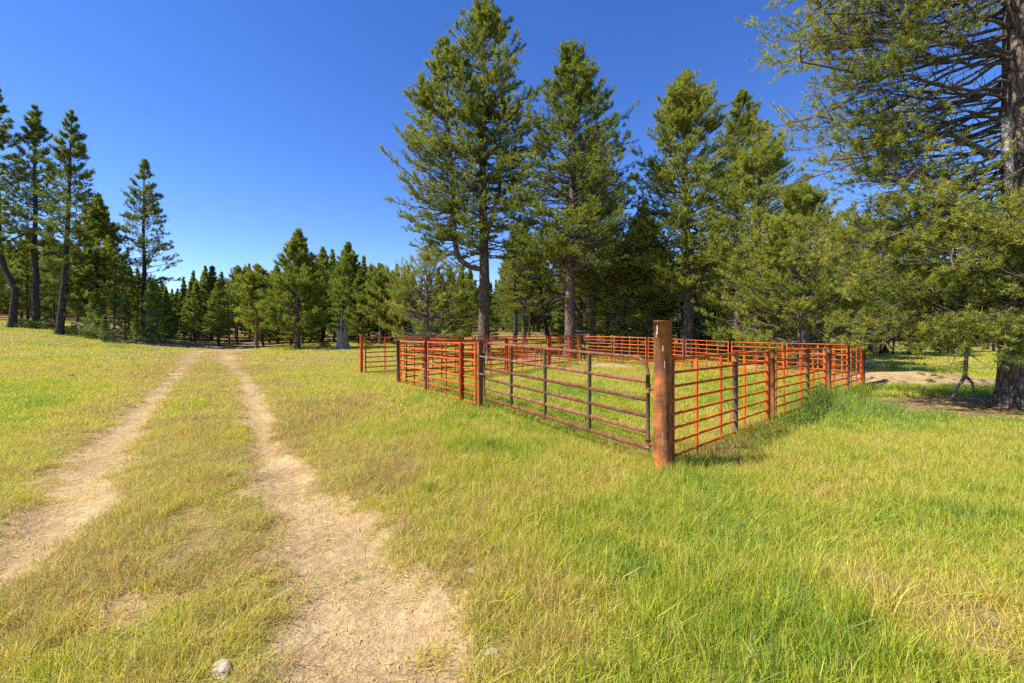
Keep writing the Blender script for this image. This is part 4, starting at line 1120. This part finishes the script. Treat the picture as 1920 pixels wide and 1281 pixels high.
    names = ['outermost', 'second', 'third', 'fourth', 'fifth']
    for i in range(5):
        t0, t1 = i / 5 + .003, (i + 1) / 5 - .003
        a = B0 + (B1 - B0) * t0; c = B0 + (B1 - B0) * t1
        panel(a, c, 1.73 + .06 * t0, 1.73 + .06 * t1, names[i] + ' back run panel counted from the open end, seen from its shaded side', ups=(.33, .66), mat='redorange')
    pipe_post(-5.60, 16.93, 1.75, .05, 'orange', 'orange end post of the back run', square=True)
    for i in range(1, 5):
        p = B0 + (B1 - B0) * (i / 5) + np.array([.07, -.07]); pipe_post(p[0], p[1], 1.74 + .012 * i, .05, 'redorange', ['', 'first', 'second', 'third', 'fourth'][i] + ' red brown post along the back run from its open end')
    I0 = np.array([-3.45, 14.15]); I1 = np.array([-.25, 17.7]); I2 = np.array([3.62, 24.7])
    m_ = (I0 + I1) / 2
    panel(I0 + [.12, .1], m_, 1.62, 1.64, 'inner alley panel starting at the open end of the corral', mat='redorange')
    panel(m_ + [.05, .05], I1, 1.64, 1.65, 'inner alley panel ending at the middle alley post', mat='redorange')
    pipe_post(m_[0] + .02, m_[1] + .02, 1.76, .055, 'rust', 'tall rusty post in the first stretch of the alley fence')
    pipe_post(I1[0] + .05, I1[1] + .08, 1.70, .05, 'redorange', 'red post in the middle of the alley fence')
    m2 = (I1 + I2) / 2
    panel(I1 + [.1, .16], m2, 1.66, 1.64, 'inner alley panel just past the middle alley post', mat='orange')
    panel(m2 + [.05, .1], I2, 1.64, 1.63, 'inner alley panel ending at the thick back corner post', mat='orange')
    pipe_post(m2[0] + .03, m2[1] + .05, 1.66, .05, 'redorange', 'red post in the last stretch of the alley fence')
    # cross gates in the alley
    for (a, c, lab) in (((-2.0, 16.1), (-3.3, 18.9), 'orange cross panel shutting the first alley bay'), ((1.35, 20.8), (-.2, 22.1), 'orange cross panel shutting the last alley bay')):
        panel(a, c, 1.62, 1.68, lab, ups=(.5,), mat='redorange', name='alley_gate')

    # --- left-hand run between the gate and the open end
    Q0 = np.array([-3.49, 14.1]); Q1 = np.array([-.76, 9.97])
    mid = Q0 + (Q1 - Q0) * .42
    panel(Q0 + [.05, -.08], mid, 1.61, 1.605, 'orange panel between the two dark posts at the open end', ups=(.53,), r=.022)
    panel(mid + [.07, -.1], Q1 - [.03, -.05], 1.605, 1.60, 'orange panel latched against the maroon gate', ups=(.40,), r=.022)
    u = Q0 + (Q1 - Q0) * .85
    pipe_post(u[0], u[1] - .05, 1.60, .05, 'redorange', 'dark red channel post close to the gate latch', square=True)
    pipe_post(Q0[0] - .05, Q0[1] + .06, 1.64, .055, 'darkpipe', 'dark pipe post ending the left run at the opening')
    pipe_post(mid[0] + .03, mid[1] - .06, 1.63, .052, 'darkpipe', 'dark pipe post between the two left run panels')
    pipe_post(-.70, 9.94, 1.66, .055, 'rust', 'square rusty latch post of the maroon gate', square=True)
build_corral()

# ------------------------------------------------------------------ small things
def rock_mesh(seed, sx, sy, sz, mat):
    r = np.random.default_rng(seed)
    import bmesh
    bm = bmesh.new(); bmesh.ops.create_icosphere(bm, subdivisions=2, radius=1)
    ph = r.uniform(0, 6, 9)
    for v in bm.verts:
        k = 1 + .22 * math.sin(3 * v.co.x + ph[0]) * math.sin(2.6 * v.co.y + ph[1]) + .16 * math.sin(5 * v.co.z + ph[2] + 3 * v.co.x) + r.normal(0, .05)
        v.co = Vector((v.co.x * sx * k, v.co.y * sy * k, v.co.z * sz * k))
    me = bpy.data.meshes.new('stone'); bm.to_mesh(me); bm.free(); me.materials.append(M[mat]); return me

def build_small():
    for i, ((px, py), s, lab) in enumerate(CHIPS):
        c = unproj(px, py)
        o = link('stone', rock_mesh(i, s, s * .62, s * .34, 'chip'), None, (c[0], c[1], gz1(*c) + s * .10), (.1, .15, i * 1.3)); tag(o, lab, 'stone')

    # broken hollow stump at the wood's edge
    D = 34.5; x, y = at(642, D); b = gz1(x, y)
    e = link('broken_stump', None, loc=(x, y, b)); tag(e, 'broken hollow grey stump at the edge of the wood', 'stump')
    n, m = 22, 9; r = np.random.default_rng(3)
    a = np.arange(n) * 2 * PI / n
    lob = 1 + .22 * np.sin(3 * a + 1) + .12 * np.sin(5 * a)
    toph = 1.25 + .55 * np.sin(a * .5 + 1.0) ** 4 + r.uniform(-.25, .45, n)
    V = []
    for j in range(m):
        s = j / (m - 1); rad = (.36 - .05 * s + .30 * math.exp(-s * 7)) * (lob * (1 - .3 * s) + .3 * s)
        V.append(np.c_[rad * np.cos(a) - .1 * s, rad * np.sin(a), toph * s - .1 * (1 - s)])
    for j in range(3):
        s = 1 - j * .25; rad = (.34 - .05 * s) * .74 * lob
        V.append(np.c_[rad * np.cos(a) - .1 * s, rad * np.sin(a), toph * s - .03])
    V = np.concatenate(V); M_ = m + 3
    i = np.arange(M_ * n).reshape(M_, n); q = np.stack([i[:-1], np.roll(i, -1, 1)[:-1], np.roll(i, -1, 1)[1:], i[1:]], -1).reshape(-1, 4)
    link('trunk_shell', mesh_np('trunk_shell', V, q, M['dead'], True), e)
    V, q = batch_tubes(np.array([[(-.12, .1, .2), (-.15, .1, 1.5), (-.08, .08, 2.5), (-.1, .08, 3.0)]]), np.array([[.12, .09, .06, .015]]), 7)
    link('splinter', mesh_np('splinter', V, q, M['dead'], True), e)

    # forked dead limb propped on the ground under the big pine
    D = 12.0
    P3 = lambda px, py, dd=0: np.array([(px - 960) / F * (D + dd), D + dd, CAMZ - (py - HOR) / F * (D + dd)])
    g0 = P3(1783, 737); g1 = P3(1829, 748)
    base = np.array([g0[0], g0[1], gz1(g0[0], g0[1])])
    e = link('dead_branch', None, loc=base); tag(e, 'forked dead limb propped on the ground under the big pine', 'branch')
    top = P3(1814, 640); fork = P3(1809, 706)
    g0[2] = gz1(g0[0], g0[1]); g1[2] = gz1(g1[0], g1[1])
    for nm, pts, rr in (('stem', [top + [0, 0, .5], top, P3(1812, 672), fork], [.034, .036, .042, .05]), ('fork_arm', [fork, P3(1803, 716), P3(1797, 722), g0 - [0, 0, .02]], [.048, .042, .034, .026]), ('fork_arm', [fork, P3(1822, 716), P3(1826, 732), g1 - [0, 0, .02]], [.036, .030, .024, .018])):
        V, q = batch_tubes((np.array(pts) - base)[None], np.array([rr]), 8)
        link(nm, mesh_np(nm, V, q, M['dead'], True), e)

    r = np.random.default_rng(12)
    for i in range(9):
        a0 = top + (fork - top) * r.uniform(0, 1); dv = np.array([r.normal(0, .5), r.normal(0, .3), r.normal(-.05, .3)]) * r.uniform(.5, 1.0)
        pts = np.array([a0, a0 + dv * .5 + r.normal(0, .05, 3), a0 + dv + r.normal(0, .08, 3)])
        V, q = batch_tubes((pts - base)[None], np.array([[.016, .010, .004]]), 5)
        link('twig', mesh_np('twig', V, q, M['dead'], True), e)
    # grey brush piles on the left bank
    for px, D, w, n, lab in ((152, 40, 3.0, 90, 'heap of grey dead branches between the bare stemmed pines'), (213, 41, 2.4, 90, 'heap of bleached dead branches below the lone tall pine')):
        x, y = at(px, D); b = gz1(x, y); r = np.random.default_rng(px)
        e = link('brush_pile', None, loc=(x, y, b)); tag(e, lab, 'brush pile')
        c = np.c_[r.normal(0, w * .42, n), r.normal(0, .6, n), r.uniform(.05, .9, n) * np.exp(-r.uniform(0, 1, n))]
        az = r.uniform(0, 2 * PI, n); el = r.normal(.1, .3, n); L = r.uniform(.5, 1.7, n)
        dv = np.c_[np.cos(az) * np.cos(el), np.sin(az) * np.cos(el), np.sin(el)] * L[:, None]
        s = np.linspace(-.5, .5, 4); PP = c[:, None] + dv[:, None] * s[:, None]; PP[:, 1:3] += r.normal(0, .08, (n, 2, 3)); PP[..., 2] = np.maximum(PP[..., 2], .03)
        V, q = batch_tubes(PP, r.uniform(.015, .045, n)[:, None] * np.array([1, .9, .7, .4]), 5)
        tag(link('dead_branches', mesh_np('dead_branches', V, q, M['dead'], True), e), kind='stuff')

    # light green shrubs on the bank and sage along the wood's edge
    def shrub(seed, w, h, n):
        r = np.random.default_rng(seed)
        a = r.uniform(0, 2 * PI, n); rr = np.sqrt(r.uniform(0, 1, n)); z = r.uniform(.1, 1, n)
        P = np.c_[np.cos(a) * rr * w * np.sqrt(1 - .8 * (z - .1) ** 2), np.sin(a) * rr * w * .8 * np.sqrt(1 - .8 * (z - .1) ** 2), z * h * (1 - .35 * rr ** 2)]
        V, t, tv = needles(P, P * [1, 1, .5] + [0, 0, .4], np.full(n, .11), 7, .28, np.clip(r.normal(.5, .22, n), 0, .9), r)
        m = 16; az = r.uniform(0, 2 * PI, m)
        SP = np.stack([np.c_[np.zeros(m), np.zeros(m), np.full(m, -.02)], np.c_[np.cos(az) * w * .3, np.sin(az) * w * .3, np.full(m, h * .4)], np.c_[np.cos(az) * w * .65, np.sin(az) * w * .6, np.full(m, h * .7)]], axis=1)
        sv, sq = batch_tubes(SP, np.tile([.016, .011, .005], (m, 1)), 4)
        return mesh_np('foliage', V, t, M['shrub'], False, {'tint': tv}), mesh_np('stems', sv, sq, M['twig'], True)
    sh = [shrub(s, .9, .75, 330) for s in range(2)]
    spots = [(44, 37.5, 1.1, 'light green shrub between the crooked pine and its straight neighbour'), (88, 38.5, 1.25, 'light green shrub between the two straight bare pines'), (128, 37, .85, 'light green shrub right of the leaning bare pine'),
             (160, 36.5, .95, 'light green shrub in front of the grey brush heap'), (200, 36.5, .7, 'small green shrub before the bleached brush heap'), (690, 38, .6, 'low sage shrub at the wood edge near the stump'),
             (610, 37, .55, 'low sage shrub left of the stump'), (430, 38, .6, 'low shrub at the bend of the track'), (850, 36, .5, 'low sage shrub behind the back run of the corral')]
    for i, (px, D, s, lab) in enumerate(spots):
        x, y = at(px, D); e = link('shrub', None, loc=(x, y, gz1(x, y)), rot=(0, 0, i * 1.7), scale=(s, s, s)); tag(e, lab, 'shrub')
        f, st = sh[i % 2]; tag(link('foliage', f, e), kind='stuff'); tag(link('stems', st, e), kind='stuff')

    # fallen logs on the forest floor
    for px, D, L, az, lab in ((960, 44, 7, .1, 'long fallen log on the forest floor behind the forked pine'), (1150, 47, 6, -.2, 'fallen log behind the tall dense pine'), (720, 44, 5, .15, 'fallen log at the edge of the wood by the young pine'), (1660, 27, 4.5, .25, 'grey fallen log on the grass beyond the dirt mound')):
        x, y = at(px, D); r = np.random.default_rng(px); s = np.linspace(-.5, .5, 8)
        P = np.c_[x + np.cos(az) * L * s, y + np.sin(az) * L * s, np.zeros(8)]; P[:, 2] = gz(P[:, 0], P[:, 1]) + .10
        V, q = batch_tubes(P[None], np.linspace(.15, .07, 8)[None], 9)
        e = link('fallen_log', mesh_np('fallen_log', V - [x, y, 0], q, M['dead'], True), None, (x, y, 0)); tag(e, lab, 'log')
build_small()
